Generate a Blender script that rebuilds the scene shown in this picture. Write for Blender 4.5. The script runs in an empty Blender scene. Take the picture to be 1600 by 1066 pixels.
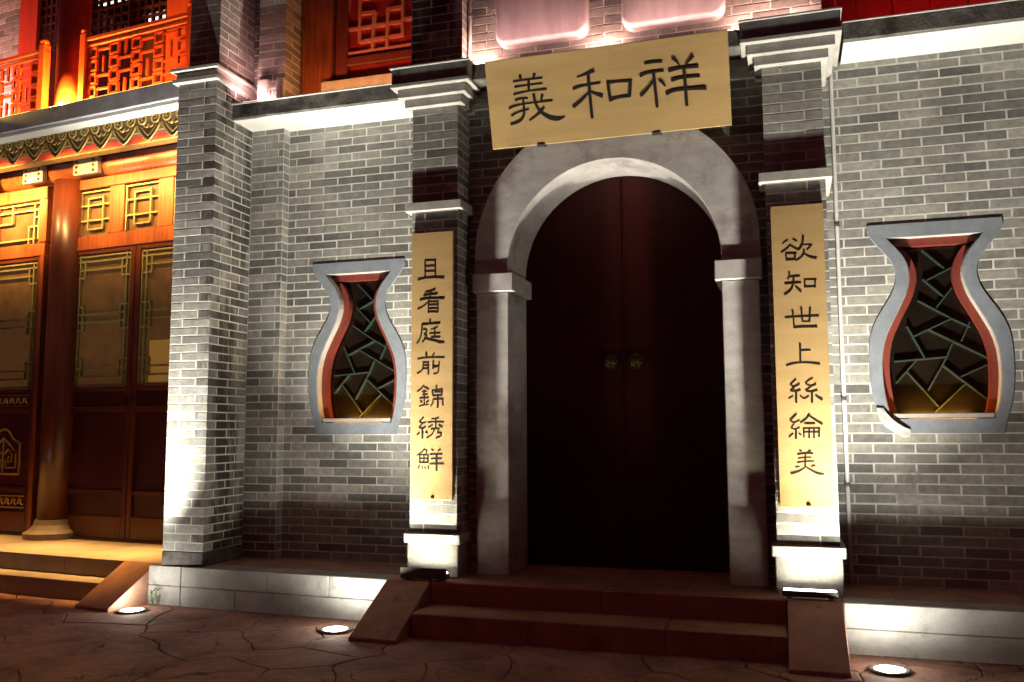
import bpy, bmesh, math, random
from mathutils import Vector, Matrix, noise as mnoise

random.seed(7)
SC = bpy.context.scene
COL = SC.collection

# ------------------------------------------------------------------ camera, world, exposure
cam_data = bpy.data.cameras.new('camera')
cam = bpy.data.objects.new('camera', cam_data)
COL.objects.link(cam)
SC.camera = cam
cam_data.sensor_width = 36.0
cam_data.lens = 31.117
cam_data.clip_start = 0.05
cam_data.clip_end = 500.0
YAW, PITCH, ROLL = math.radians(17.3147), math.radians(5.7256), math.radians(-0.2166)
fw = Vector((-math.sin(YAW) * math.cos(PITCH), math.cos(YAW) * math.cos(PITCH), math.sin(PITCH)))
rt = Vector((math.cos(YAW), math.sin(YAW), 0))
up = rt.cross(fw)
r2 = rt * math.cos(ROLL) + up * math.sin(ROLL)
u2 = up * math.cos(ROLL) - rt * math.sin(ROLL)
M = Matrix((r2, u2, -fw)).transposed().to_4x4()
M.translation = Vector((0.1682, -5.7035, 1.2715))
cam.matrix_world = M

world = bpy.data.worlds.new('World')
SC.world = world
world.use_nodes = True
wn = world.node_tree
bg = wn.nodes['Background']
sky = wn.nodes.new('ShaderNodeTexSky')
sky.sky_type = 'NISHITA'
sky.sun_disc = False
sky.sun_elevation = math.radians(-6)
sky.sun_rotation = math.radians(200)
glow = wn.nodes.new('ShaderNodeMixRGB')          # night sky: town glow added to the last of the twilight
glow.blend_type = 'ADD'
glow.inputs['Fac'].default_value = 1.0
glow.inputs['Color2'].default_value = (0.38, 0.070, 0.094, 1)
wn.links.new(sky.outputs['Color'], glow.inputs['Color1'])
wn.links.new(glow.outputs['Color'], bg.inputs['Color'])
bg.inputs['Strength'].default_value = 0.20

SC.view_settings.view_transform = 'Standard'
SC.view_settings.look = 'None'
SC.view_settings.exposure = 0.0
SC.view_settings.gamma = 1.0
SC.view_settings.use_curve_mapping = False
SC.render.engine = 'CYCLES'
SC.cycles.use_denoising = True
SC.cycles.use_adaptive_sampling = True
SC.cycles.adaptive_threshold = 0.02
SC.cycles.max_bounces = 5
SC.cycles.diffuse_bounces = 3
SC.cycles.glossy_bounces = 2
SC.cycles.sample_clamp_indirect = 4.0

# lamp powers, tuned here
P_GROUND = 1350.0        # narrow beam of an uplight
P_SPILL = 95.0          # its wide spill
P_WASH = 5.5
P_PORCH = 36.0
P_BALCONY = 14.0
P_PINK = 5.0
P_ORANGE = 4.0
P_RED = 1.0
P_SILL = 3.5

# ------------------------------------------------------------------ materials
def mat(name):
    m = bpy.data.materials.new(name)
    m.use_nodes = True
    nt = m.node_tree
    return m, nt, nt.nodes['Principled BSDF']

def N(nt, kind, **kw):
    n = nt.nodes.new(kind)
    for k, v in kw.items():
        setattr(n, k, v)
    return n

def ramp(nt, stops):
    r = N(nt, 'ShaderNodeValToRGB')
    els = r.color_ramp.elements
    while len(els) < len(stops):
        els.new(0.5)
    for e, (p, c) in zip(els, stops):
        e.position = p
        e.color = (c[0], c[1], c[2], 1)
    return r

def noise(nt, scale, detail=4, rough=0.55, coord='Object', vec=None, mapping=None):
    if vec is None:
        tc = N(nt, 'ShaderNodeTexCoord')
        vec = tc.outputs[coord]
    if mapping:
        mp = N(nt, 'ShaderNodeMapping')
        mp.inputs['Scale'].default_value = mapping
        nt.links.new(vec, mp.inputs['Vector'])
        vec = mp.outputs['Vector']
    n = N(nt, 'ShaderNodeTexNoise')
    n.inputs['Scale'].default_value = scale
    n.inputs['Detail'].default_value = detail
    n.inputs['Roughness'].default_value = rough
    nt.links.new(vec, n.inputs['Vector'])
    return n

def bump(nt, bsdf, fac, strength=0.3, dist=0.004):
    b = N(nt, 'ShaderNodeBump')
    b.inputs['Strength'].default_value = strength
    b.inputs['Distance'].default_value = dist
    nt.links.new(fac, b.inputs['Height'])
    nt.links.new(b.outputs['Normal'], bsdf.inputs['Normal'])

def world_vec(nt):
    g = N(nt, 'ShaderNodeNewGeometry')
    return g.outputs['Position']

def surf(name, lo, hi, scale=6.0, rough=0.7, metal=0.0, bstr=0.25, bdist=0.003, spots=None, mapping=None, fine=60.0):
    """a two-tone procedural surface in world space: broad mottling, fine grain, optional dark stains"""
    m, nt, b = mat(name)
    v = world_vec(nt)
    n1 = noise(nt, scale, 5, 0.6, vec=v, mapping=mapping)
    n2 = noise(nt, fine, 3, 0.6, vec=v, mapping=mapping)
    mx = N(nt, 'ShaderNodeMath', operation='MULTIPLY_ADD')
    mx.inputs[1].default_value = 0.35
    nt.links.new(n2.outputs['Fac'], mx.inputs[0])
    nt.links.new(n1.outputs['Fac'], mx.inputs[2])
    r = ramp(nt, [(0.42, lo), (0.9, hi)])
    nt.links.new(mx.outputs[0], r.inputs['Fac'])
    col = r.outputs['Color']
    if spots:
        n3 = noise(nt, spots[1], 6, 0.65, vec=v, mapping=spots[3] if len(spots) > 3 else None)
        r3 = ramp(nt, [(spots[2], (0, 0, 0)), (spots[2] + 0.12, (1, 1, 1))])
        nt.links.new(n3.outputs['Fac'], r3.inputs['Fac'])
        mc = N(nt, 'ShaderNodeMixRGB')
        mc.inputs['Color2'].default_value = (*spots[0], 1)
        nt.links.new(col, mc.inputs['Color1'])
        nt.links.new(r3.outputs['Color'], mc.inputs['Fac'])
        col = mc.outputs['Color']
    nt.links.new(col, b.inputs['Base Color'])
    b.inputs['Roughness'].default_value = rough
    b.inputs['Metallic'].default_value = metal
    if bstr:
        bump(nt, b, mx.outputs[0], bstr, bdist)
    return m

def brick_material(name, stops, stain=None):
    m, nt, b = mat(name)
    oi = N(nt, 'ShaderNodeObjectInfo')
    ge = N(nt, 'ShaderNodeNewGeometry')
    ad = N(nt, 'ShaderNodeMath', operation='ADD')
    nt.links.new(oi.outputs['Random'], ad.inputs[0])
    nt.links.new(ge.outputs['Random Per Island'], ad.inputs[1])
    fr = N(nt, 'ShaderNodeMath', operation='FRACT')
    nt.links.new(ad.outputs[0], fr.inputs[0])
    r = ramp(nt, stops)
    nt.links.new(fr.outputs[0], r.inputs['Fac'])
    v = ge.outputs['Position']
    n1 = noise(nt, 22, 5, 0.65, vec=v)
    n2 = noise(nt, 140, 3, 0.6, vec=v)
    n3 = noise(nt, 1.7, 5, 0.6, vec=v)
    # mottling
    r1 = ramp(nt, [(0.3, (0.72, 0.72, 0.72)), (0.7, (1.22, 1.22, 1.2))])
    nt.links.new(n1.outputs['Fac'], r1.inputs['Fac'])
    m1 = N(nt, 'ShaderNodeMixRGB', blend_type='MULTIPLY')
    m1.inputs['Fac'].default_value = 1
    nt.links.new(r.outputs['Color'], m1.inputs['Color1'])
    nt.links.new(r1.outputs['Color'], m1.inputs['Color2'])
    # broad weathering
    n5 = noise(nt, 1.1, 5, 0.65, vec=v, mapping=(1, 1, 0.6))
    r5 = ramp(nt, [(0.36, (0.66, 0.65, 0.63)), (0.60, (1.10, 1.10, 1.09))])
    nt.links.new(n5.outputs['Fac'], r5.inputs['Fac'])
    m5 = N(nt, 'ShaderNodeMixRGB', blend_type='MULTIPLY')
    m5.inputs['Fac'].default_value = 1
    nt.links.new(m1.outputs['Color'], m5.inputs['Color1'])
    nt.links.new(r5.outputs['Color'], m5.inputs['Color2'])
    m1 = m5
    # pale lime wash in patches
    r3 = ramp(nt, [(0.56, (0, 0, 0)), (0.75, (0.45, 0.45, 0.45))])
    nt.links.new(n3.outputs['Fac'], r3.inputs['Fac'])
    m3 = N(nt, 'ShaderNodeMixRGB')
    nt.links.new(r3.outputs['Color'], m3.inputs['Fac'])
    nt.links.new(m1.outputs['Color'], m3.inputs['Color1'])
    m3.inputs['Color2'].default_value = (0.42, 0.41, 0.37, 1)
    col = m3.outputs['Color']
    if stain:
        n4 = noise(nt, stain[0], 6, 0.7, vec=v, mapping=stain[2])
        r4 = ramp(nt, [(stain[1], (0, 0, 0)), (stain[1] + 0.14, (1, 1, 1))])
        nt.links.new(n4.outputs['Fac'], r4.inputs['Fac'])
        m4 = N(nt, 'ShaderNodeMixRGB')
        nt.links.new(r4.outputs['Color'], m4.inputs['Fac'])
        nt.links.new(col, m4.inputs['Color1'])
        m4.inputs['Color2'].default_value = (0.032, 0.027, 0.020, 1)
        col = m4.outputs['Color']
    nt.links.new(col, b.inputs['Base Color'])
    b.inputs['Roughness'].default_value = 0.85
    mx = N(nt, 'ShaderNodeMath', operation='ADD')
    nt.links.new(n1.outputs['Fac'], mx.inputs[0])
    nt.links.new(n2.outputs['Fac'], mx.inputs[1])
    bump(nt, b, mx.outputs[0], 0.35, 0.003)
    return m

def wood(name, lo, hi, rough=0.4, grain=(1, 1, 0.06)):
    m, nt, b = mat(name)
    v = world_vec(nt)
    n1 = noise(nt, 40, 4, 0.6, vec=v, mapping=grain)
    n2 = noise(nt, 3, 3, 0.5, vec=v)
    ad = N(nt, 'ShaderNodeMath', operation='MULTIPLY_ADD')
    ad.inputs[1].default_value = 0.5
    nt.links.new(n2.outputs['Fac'], ad.inputs[0])
    nt.links.new(n1.outputs['Fac'], ad.inputs[2])
    r = ramp(nt, [(0.5, lo), (1.0, hi)])
    nt.links.new(ad.outputs[0], r.inputs['Fac'])
    nt.links.new(r.outputs['Color'], b.inputs['Base Color'])
    b.inputs['Roughness'].default_value = rough
    b.inputs['Coat Weight'].default_value = 0.15
    b.inputs['Coat Roughness'].default_value = 0.25
    bump(nt, b, n1.outputs['Fac'], 0.12, 0.002)
    return m

def emit(name, col, strength):
    m, nt, b = mat(name)
    b.inputs['Base Color'].default_value = (0.8, 0.8, 0.8, 1)
    b.inputs['Emission Color'].default_value = (*col, 1)
    b.inputs['Emission Strength'].default_value = strength
    if strength < 1:
        b.inputs['Base Color'].default_value = (0.10, 0.06, 0.02, 1)
    m.cycles.emission_sampling = 'NONE'      # the lamp's own light object carries its beam
    return m

GREY_STOPS = [(0.0, (0.115, 0.115, 0.114)), (0.2, (0.180, 0.179, 0.173)), (0.5, (0.245, 0.241, 0.228)),
              (0.8, (0.280, 0.274, 0.257)), (1.0, (0.35, 0.34, 0.315))]
MAT = {}
MAT['brick'] = brick_material('grey_brick', GREY_STOPS)
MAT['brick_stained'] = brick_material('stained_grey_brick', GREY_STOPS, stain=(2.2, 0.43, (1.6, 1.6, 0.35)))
MAT['mortar'] = surf('lime_mortar', (0.40, 0.39, 0.36), (0.64, 0.625, 0.575), 2.2, 0.9, bstr=0.5, spots=((0.24, 0.23, 0.21), 4, 0.58))
MAT['arch'] = surf('brushed_plaster_stone', (0.29, 0.27, 0.265), (0.48, 0.455, 0.44), 5, 0.75, mapping=(1, 1, 2.2), bstr=0.3,
                   spots=((0.24, 0.195, 0.19), 2.2, 0.54))
MAT['white'] = surf('white_plaster', (0.46, 0.46, 0.44), (0.60, 0.60, 0.58), 4, 0.8, bstr=0.15)
MAT['fillet'] = surf('pale_cement_moulding', (0.22, 0.21, 0.195), (0.38, 0.37, 0.345), 8, 0.8)
MAT['slab'] = surf('mossy_slab_shaded_footing', (0.035, 0.033, 0.028), (0.17, 0.16, 0.145), 7, 0.9, bstr=0.7, bdist=0.01,
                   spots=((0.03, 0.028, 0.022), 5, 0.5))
MAT['frieze'] = surf('grey_cement_frieze', (0.10, 0.095, 0.10), (0.24, 0.23, 0.235), 10, 0.85, bstr=0.5, bdist=0.006,
                     spots=((0.03, 0.027, 0.025), 4, 0.58))
MAT['ledge'] = surf('blue_grey_cement', (0.20, 0.20, 0.225), (0.36, 0.36, 0.39), 6, 0.8, bstr=0.4,
                    spots=((0.12, 0.118, 0.125), 5, 0.58))
MAT['vase'] = surf('blue_grey_render', (0.125, 0.14, 0.165), (0.20, 0.22, 0.25), 8, 0.8, bstr=0.25)
MAT['reveal'] = surf('pale_reveal', (0.26, 0.25, 0.23), (0.40, 0.38, 0.35), 6, 0.8)
MAT['granite'] = surf('pale_granite', (0.19, 0.185, 0.175), (0.36, 0.352, 0.335), 5, 0.75, bstr=0.5, bdist=0.006,
                      spots=((0.10, 0.10, 0.075), 3.5, 0.62))
MAT['step'] = surf('worn_step_stone', (0.19, 0.096, 0.063), (0.38, 0.205, 0.138), 5, 0.75, bstr=0.3,
                   spots=((0.10, 0.075, 0.062), 6, 0.6))
MAT['porchstone'] = surf('porch_stone', (0.24, 0.205, 0.165), (0.36, 0.31, 0.255), 5, 0.6, bstr=0.25)
MAT['paving'] = surf('street_flagstone', (0.105, 0.050, 0.037), (0.38, 0.210, 0.158), 3.0, 0.88, bstr=0.8, bdist=0.015, fine=20)
def crack_in(m):
    """fine secondary cracks wandering over a stone"""
    nt = m.node_tree
    b = nt.nodes['Principled BSDF']
    v = world_vec(nt)
    w = noise(nt, 3.0, 4, 0.6, vec=v)
    ad = N(nt, 'ShaderNodeVectorMath', operation='MULTIPLY_ADD')
    ad.inputs[1].default_value = (0.35, 0.35, 0.0)
    nt.links.new(w.outputs['Color'], ad.inputs[0]); nt.links.new(v, ad.inputs[2])
    vo = N(nt, 'ShaderNodeTexVoronoi', feature='DISTANCE_TO_EDGE')
    vo.inputs['Scale'].default_value = 3.1
    nt.links.new(ad.outputs[0], vo.inputs['Vector'])
    r = ramp(nt, [(0.004, (1, 1, 1)), (0.018, (0, 0, 0))])
    nt.links.new(vo.outputs['Distance'], r.inputs['Fac'])
    mk = noise(nt, 1.3, 3, 0.5, vec=v)
    rk = ramp(nt, [(0.46, (0, 0, 0)), (0.58, (1, 1, 1))])
    nt.links.new(mk.outputs['Fac'], rk.inputs['Fac'])
    mu = N(nt, 'ShaderNodeMath', operation='MULTIPLY')
    nt.links.new(r.outputs['Color'], mu.inputs[0]); nt.links.new(rk.outputs['Color'], mu.inputs[1])
    old = b.inputs['Base Color'].links[0].from_socket
    mx = N(nt, 'ShaderNodeMixRGB')
    mx.inputs['Color2'].default_value = (0.018, 0.011, 0.009, 1)
    nt.links.new(mu.outputs[0], mx.inputs['Fac']); nt.links.new(old, mx.inputs['Color1'])
    nt.links.new(mx.outputs['Color'], b.inputs['Base Color'])
crack_in(MAT['paving'])
MAT['joint'] = surf('paving_joint', (0.022, 0.015, 0.012), (0.045, 0.033, 0.027), 12, 0.9)
MAT['door'] = wood('dark_red_lacquer', (0.022, 0.0008, 0.0008), (0.034, 0.0014, 0.0012), 0.55)
MAT['door'].node_tree.nodes['Principled BSDF'].inputs['Coat Weight'].default_value = 0.0
MAT['door'].node_tree.nodes['Principled BSDF'].inputs['Specular IOR Level'].default_value = 0.2
MAT['redwood'] = wood('red_brown_lacquer', (0.11, 0.024, 0.006), (0.34, 0.092, 0.024), 0.38)
MAT['leafwood'] = wood('red_brown_leaf_lacquer', (0.050, 0.010, 0.0035), (0.125, 0.028, 0.009), 0.38)
MAT['darkwood'] = wood('dark_red_wood', (0.036, 0.006, 0.004), (0.060, 0.012, 0.007), 0.35)
MAT['brightred'] = wood('scarlet_paint', (0.40, 0.030, 0.012), (0.52, 0.060, 0.022), 0.5)
MAT['winred'] = wood('red_window_paint', (0.105, 0.014, 0.009), (0.16, 0.026, 0.016), 0.55)
MAT['winbar'] = wood('pale_red_bar_paint', (0.50, 0.16, 0.12), (0.60, 0.22, 0.17), 0.5)
MAT['panelred'] = wood('deep_red_panel', (0.26, 0.008, 0.010), (0.36, 0.018, 0.016), 0.5)
MAT['olive'] = wood('olive_green_bar_paint', (0.16, 0.145, 0.05), (0.24, 0.215, 0.085), 0.5)
MAT['green'] = wood('green_bar_paint', (0.007, 0.020, 0.012), (0.013, 0.031, 0.019), 0.6)
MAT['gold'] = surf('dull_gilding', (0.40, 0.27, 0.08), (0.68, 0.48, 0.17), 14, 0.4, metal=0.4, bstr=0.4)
MAT['golddark'] = surf('dark_gilt_ground', (0.16, 0.10, 0.030), (0.32, 0.20, 0.062), 14, 0.6, metal=0.15, bstr=0.4)  # darker gold-brown of the fascia backing and lobes
MAT['board'] = surf('gold_painted_board', (0.33, 0.215, 0.088), (0.44, 0.296, 0.128), 2.2, 0.55, metal=0.2, bstr=0.14, mapping=(0.5, 1, 4), spots=((0.27, 0.17, 0.068), 1.6, 0.60, (1, 1, 2)))
MAT['ink'] = surf('black_lettering', (0.006, 0.005, 0.004), (0.014, 0.012, 0.01), 20, 0.45, bstr=0)
MAT['brass'] = surf('old_brass', (0.035, 0.024, 0.008), (0.08, 0.055, 0.02), 30, 0.5, metal=0.9)
MAT['steel'] = surf('dull_steel', (0.20, 0.20, 0.20), (0.36, 0.36, 0.35), 30, 0.4, metal=0.8)
MAT['housing'] = surf('dark_lamp_housing', (0.05, 0.045, 0.04), (0.10, 0.09, 0.08), 25, 0.5, metal=0.3)
MAT['conduit'] = surf('painted_conduit', (0.50, 0.49, 0.47), (0.66, 0.65, 0.62), 12, 0.5)
MAT['pinkplaque'] = surf('smooth_cream_render', (0.20, 0.17, 0.17), (0.33, 0.285, 0.285), 4, 0.7, mapping=(3, 3, 0.5), bstr=0.15)
MAT['leaf'] = surf('weed_leaf', (0.03, 0.07, 0.015), (0.07, 0.14, 0.035), 30, 0.6)
MAT['lamp_white'] = emit('lit_glass_white', (1.0, 0.97, 0.88), 30)
MAT['led_white'] = emit('lit_led_white', (1.0, 0.95, 0.82), 18)
MAT['led_warm'] = emit('lit_led_warm', (1.0, 0.72, 0.35), 25)
MAT['led_pink'] = emit('lit_led_pink', (1.0, 0.5, 0.45), 12)
MAT['led_orange'] = emit('lit_led_orange', (1.0, 0.42, 0.08), 12)
MAT['led_red'] = emit('lit_led_red', (1.0, 0.06, 0.05), 12)
MAT['room_glow'] = emit('amber_room_glow', (1.0, 0.46, 0.09), 0.17)
MAT['tube_white'] = emit('lit_tube', (0.95, 0.98, 1.0), 3.0)

def glass_pane(name, col, rough=0.15):
    m, nt, b = mat(name)
    v = world_vec(nt)
    n = noise(nt, 7, 3, 0.5, vec=v)
    r = ramp(nt, [(0.3, tuple(c * 0.6 for c in col)), (0.75, tuple(c * 1.3 for c in col))])
    nt.links.new(n.outputs['Fac'], r.inputs['Fac'])
    nt.links.new(r.outputs['Color'], b.inputs['Base Color'])
    b.inputs['Roughness'].default_value = rough
    b.inputs['Specular IOR Level'].default_value = 0.5
    bump(nt, b, n.outputs['Fac'], 0.05, 0.004)
    return m

MAT['vpane'] = glass_pane('dark_brown_glass', (0.007, 0.0055, 0.003), 0.25)
MAT['dpane'] = glass_pane('brown_backed_glass', (0.095, 0.055, 0.024), 0.22)
pb_ = MAT['dpane'].node_tree.nodes['Principled BSDF']      # glow put into the glass itself for a dimly lit room behind
pb_.inputs['Emission Color'].default_value = (1.0, 0.43, 0.12, 1)
pb_.inputs['Emission Strength'].default_value = 0.045
MAT['dpane'].cycles.emission_sampling = 'NONE'
cm, cnt, cb = mat('clear_window_glass')
cb.inputs['Transmission Weight'].default_value = 1.0
cb.inputs['Roughness'].default_value = 0.03
cb.inputs['IOR'].default_value = 1.08
MAT['clear'] = cm
MAT['upane'] = glass_pane('dim_upper_glass', (0.045, 0.034, 0.034), 0.15)

# ------------------------------------------------------------------ geometry helpers
def new_bm():
    return bmesh.new()

def box(bm, x0, x1, y0, y1, z0, z1, bev=0.0):
    r = bmesh.ops.create_cube(bm, size=1.0)
    vs = r['verts']
    for v in vs:
        v.co = Vector(((x0 + x1) / 2 + v.co.x * (x1 - x0), (y0 + y1) / 2 + v.co.y * (y1 - y0), (z0 + z1) / 2 + v.co.z * (z1 - z0)))
    if bev > 0:
        es = list({e for v in vs for e in v.link_edges})
        bmesh.ops.bevel(bm, geom=es, offset=bev, segments=1, affect='EDGES', profile=0.5)
    return vs

def prism(bm, pts, axis, d0, d1):
    """pts: 2-D outline; axis 'y': (x,z) pushed along y; 'x': (y,z) along x; 'z': (x,y) along z"""
    def P(p, d):
        return {'y': (p[0], d, p[1]), 'x': (d, p[0], p[1]), 'z': (p[0], p[1], d)}[axis]
    a = [bm.verts.new(P(p, d0)) for p in pts]
    b = [bm.verts.new(P(p, d1)) for p in pts]
    n = len(pts)
    f = [bm.faces.new(a), bm.faces.new(b[::-1])]
    for i in range(n):
        f.append(bm.faces.new((a[i], b[i], b[(i + 1) % n], a[(i + 1) % n])))
    bmesh.ops.recalc_face_normals(bm, faces=f)

def tube(bm, pts, r, seg=8, cap=True):
    pts = [Vector(p) for p in pts]
    rings = []
    prev = None
    for i, p in enumerate(pts):
        t = (pts[min(i + 1, len(pts) - 1)] - pts[max(i - 1, 0)]).normalized()
        ref = prev if prev is not None else (Vector((0, 0, 1)) if abs(t.z) < 0.9 else Vector((0, 1, 0)))
        s = t.cross(ref)
        if s.length < 1e-6:
            s = t.cross(Vector((1, 0, 0)))
        s.normalize()
        q = s.cross(t).normalized()
        prev = q
        rr = r[i] if isinstance(r, (list, tuple)) else r
        rings.append([bm.verts.new(p + (s * math.cos(k * 2 * math.pi / seg) + q * math.sin(k * 2 * math.pi / seg)) * rr) for k in range(seg)])
    fs = []
    for a, b in zip(rings, rings[1:]):
        for k in range(seg):
            fs.append(bm.faces.new((a[k], a[(k + 1) % seg], b[(k + 1) % seg], b[k])))
    if cap:
        fs.append(bm.faces.new(rings[0][::-1]))
        fs.append(bm.faces.new(rings[-1]))
    bmesh.ops.recalc_face_normals(bm, faces=fs)

def lathe(bm, prof, c, seg=28):
    rings = []
    for r, z in prof:
        rings.append([bm.verts.new((c[0] + r * math.cos(2 * math.pi * k / seg), c[1] + r * math.sin(2 * math.pi * k / seg), c[2] + z)) for k in range(seg)])
    fs = []
    for a, b in zip(rings, rings[1:]):
        for k in range(seg):
            fs.append(bm.faces.new((a[k], a[(k + 1) % seg], b[(k + 1) % seg], b[k])))
    fs.append(bm.faces.new(rings[0][::-1]))
    fs.append(bm.faces.new(rings[-1]))
    bmesh.ops.recalc_face_normals(bm, faces=fs)

def bar(bm, p, q, w, y0, y1):
    """flat bar in the xz plane from p to q, width w, between depths y0 and y1"""
    dx, dz = q[0] - p[0], q[1] - p[1]
    L = math.hypot(dx, dz) or 1e-6
    nx, nz = -dz / L * w / 2, dx / L * w / 2
    prism(bm, [(p[0] + nx, p[1] + nz), (q[0] + nx, q[1] + nz), (q[0] - nx, q[1] - nz), (p[0] - nx, p[1] - nz)], 'y', y0, y1)

ORG = {}
def thing(name, label, cat, loc=(0, 0, 0), group=None, kind=None):
    o = bpy.data.objects.new(name, None)
    o.empty_display_size = 0.1
    COL.objects.link(o)
    o.location = loc
    ORG[o] = Vector(loc)
    tag(o, label, cat, group, kind)
    return o

def tag(o, label=None, cat=None, group=None, kind=None):
    for k, v in (('label', label), ('category', cat), ('group', group), ('kind', kind)):
        if v:
            o[k] = v
    return o

def obj(name, bm, material, parent=None, mtx=None, smooth=False, label=None):
    if mtx is not None:
        bmesh.ops.transform(bm, matrix=mtx, verts=bm.verts)
    me = bpy.data.meshes.new(name)
    bm.to_mesh(me)
    bm.free()
    if smooth:
        for p in me.polygons:
            p.use_smooth = True
    me.materials.append(MAT[material])
    # the object's own origin at the middle of its foot
    xs = [v.co for v in me.vertices]
    o0 = Vector(((min(v.x for v in xs) + max(v.x for v in xs)) / 2, (min(v.y for v in xs) + max(v.y for v in xs)) / 2, min(v.z for v in xs)))
    me.transform(Matrix.Translation(-o0))
    o = bpy.data.objects.new(name, me)
    COL.objects.link(o)
    place(o, o0, parent)
    if label:
        o['label'] = label
    return o

def place(o, world_loc, parent):
    ORG[o] = Vector(world_loc)
    o.location = world_loc
    if parent is not None:
        o.parent = parent
        o.location = Vector(world_loc) - ORG[parent]

def light(name, kind, loc, direction, power, col, parent, **kw):
    d = bpy.data.lights.new(name, kind)
    d.energy = power
    d.color = col
    for k, v in kw.items():
        setattr(d, k, v)
    o = bpy.data.objects.new(name, d)
    COL.objects.link(o)
    o.rotation_euler = Vector(direction).to_track_quat('-Z', 'Y').to_euler()
    place(o, Vector(loc), parent)
    return o

# ------------------------------------------------------------------ bricks
COURSE, BH, JOINT = 0.0640, 0.0555, 0.009
BMESH = {}
def brick_mesh(L, material, D=0.105, exact=False):
    var = -1 if exact else random.randrange(6)
    key = (round(L, 3), material, D, var)
    if key in BMESH:
        return BMESH[key]
    e = 0.0016
    v = []
    for y, i in ((D, 0.0), (e, 0.0), (0.0, e)):
        v += [(i, y, i), (L - i, y, i), (L - i, y, BH - i), (i, y, BH - i)]
    rb = random.Random(int(L * 1000) * 7 + var)
    for k in range(4):                       # worn, uneven arrises
        dx, dz = rb.uniform(-0.0022, 0.0022), rb.uniform(-0.0018, 0.0018)
        if exact:
            dx = 0.0
        for base in (4, 8):
            a = v[base + k]
            v[base + k] = (a[0] + dx, a[1], a[2] + dz)
    f = [(8, 9, 10, 11)]
    for k in range(4):
        f.append((4 + k, 4 + (k + 1) % 4, 8 + (k + 1) % 4, 8 + k))
        f.append((k, (k + 1) % 4, 4 + (k + 1) % 4, 4 + k))
    me = bpy.data.meshes.new('brick')
    me.from_pydata(v, [], f)
    me.materials.append(MAT[material])
    BMESH[key] = me
    return me

def course_pieces(c, s0, s1, phase, L=0.25):
    """the [a,b] pieces of course c between s0 and s1 in half bond"""
    off = phase + (L / 2 if c % 2 else 0.0)
    k = math.floor((s0 - off) / L)
    out = []
    a = off + k * L
    while a < s1:
        p, q = max(a, s0), min(a + L - JOINT, s1)
        if q - p > 0.025:
            out.append((p, q))
        a += L
    return out

def subtract(pieces, cut):
    if not cut:
        return pieces
    out = []
    for p, q in pieces:
        segs = [(p, q)]
        for c0, c1 in cut:
            nx = []
            for a, b in segs:
                if c1 <= a or c0 >= b:
                    nx.append((a, b))
                else:
                    if c0 - a > 0.02:
                        nx.append((a, c0))
                    if b - c1 > 0.02:
                        nx.append((c1, b))
            segs = nx
        out += segs
    return out

def lay(parent, origin, ang, pieces, z, material='brick', D=0.105, exact=False):
    ca, sa = math.cos(ang), math.sin(ang)
    for p, q in pieces:
        me = brick_mesh(q - p, material, D, exact)
        o = bpy.data.objects.new('brick', me)
        COL.objects.link(o)
        j = random.uniform(-0.0007, -0.0001)
        w = Vector((origin[0] + ca * p - sa * j, origin[1] + sa * p + ca * j, z))
        o.parent = parent
        o.location = w - ORG[parent]
        o.rotation_euler = (random.uniform(-0.001, 0.001), 0, ang + random.uniform(-0.002, 0.002))

def brick_face(parent, origin, ang, s0, s1, z0, z1, cut=None, phase=0.0, material='brick', stuff_from=None):
    """one wythe of brick; wall face runs from origin in direction ang, outward normal to its right hand"""
    n = int(round((z1 - z0) / COURSE))
    extra = []
    for c in range(n):
        z = z0 + c * COURSE + 0.004
        pcs = course_pieces(c, s0, s1, phase)
        if cut:
            pcs = subtract(pcs, cut(z, z + BH))
        if stuff_from is not None:
            extra += [(p, q, z) for p, q in pcs if p >= stuff_from]
            pcs = [(p, q) for p, q in pcs if p < stuff_from]
        lay(parent, origin, ang, pcs, z, material)
    if extra:
        bm = new_bm()
        for p, q, z in extra:
            box(bm, origin[0] + p, origin[0] + q, origin[1], origin[1] + 0.105, z, z + BH)
        o = obj('far_bricks', bm, material, parent)
        o['kind'] = 'stuff'

def mortar(parent, x0, x1, y0, y1, z0, z1, cut=None, step=0.016):
    bm = new_bm()
    if cut is None:
        box(bm, x0, x1, y0, y1, z0, z1)
    else:
        z = z0
        run = None
        while z < z1 - 1e-6:
            ze = min(z + step, z1)
            c = cut(z, ze)
            segs = subtract([(x0, x1)], c)
            for a, b in segs:
                # quads, front + short returns; simple boxes are enough
                box(bm, a, b, y0, y1, z, ze)
            z = ze
    return obj('mortar_bed', bm, 'mortar', parent)

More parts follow.
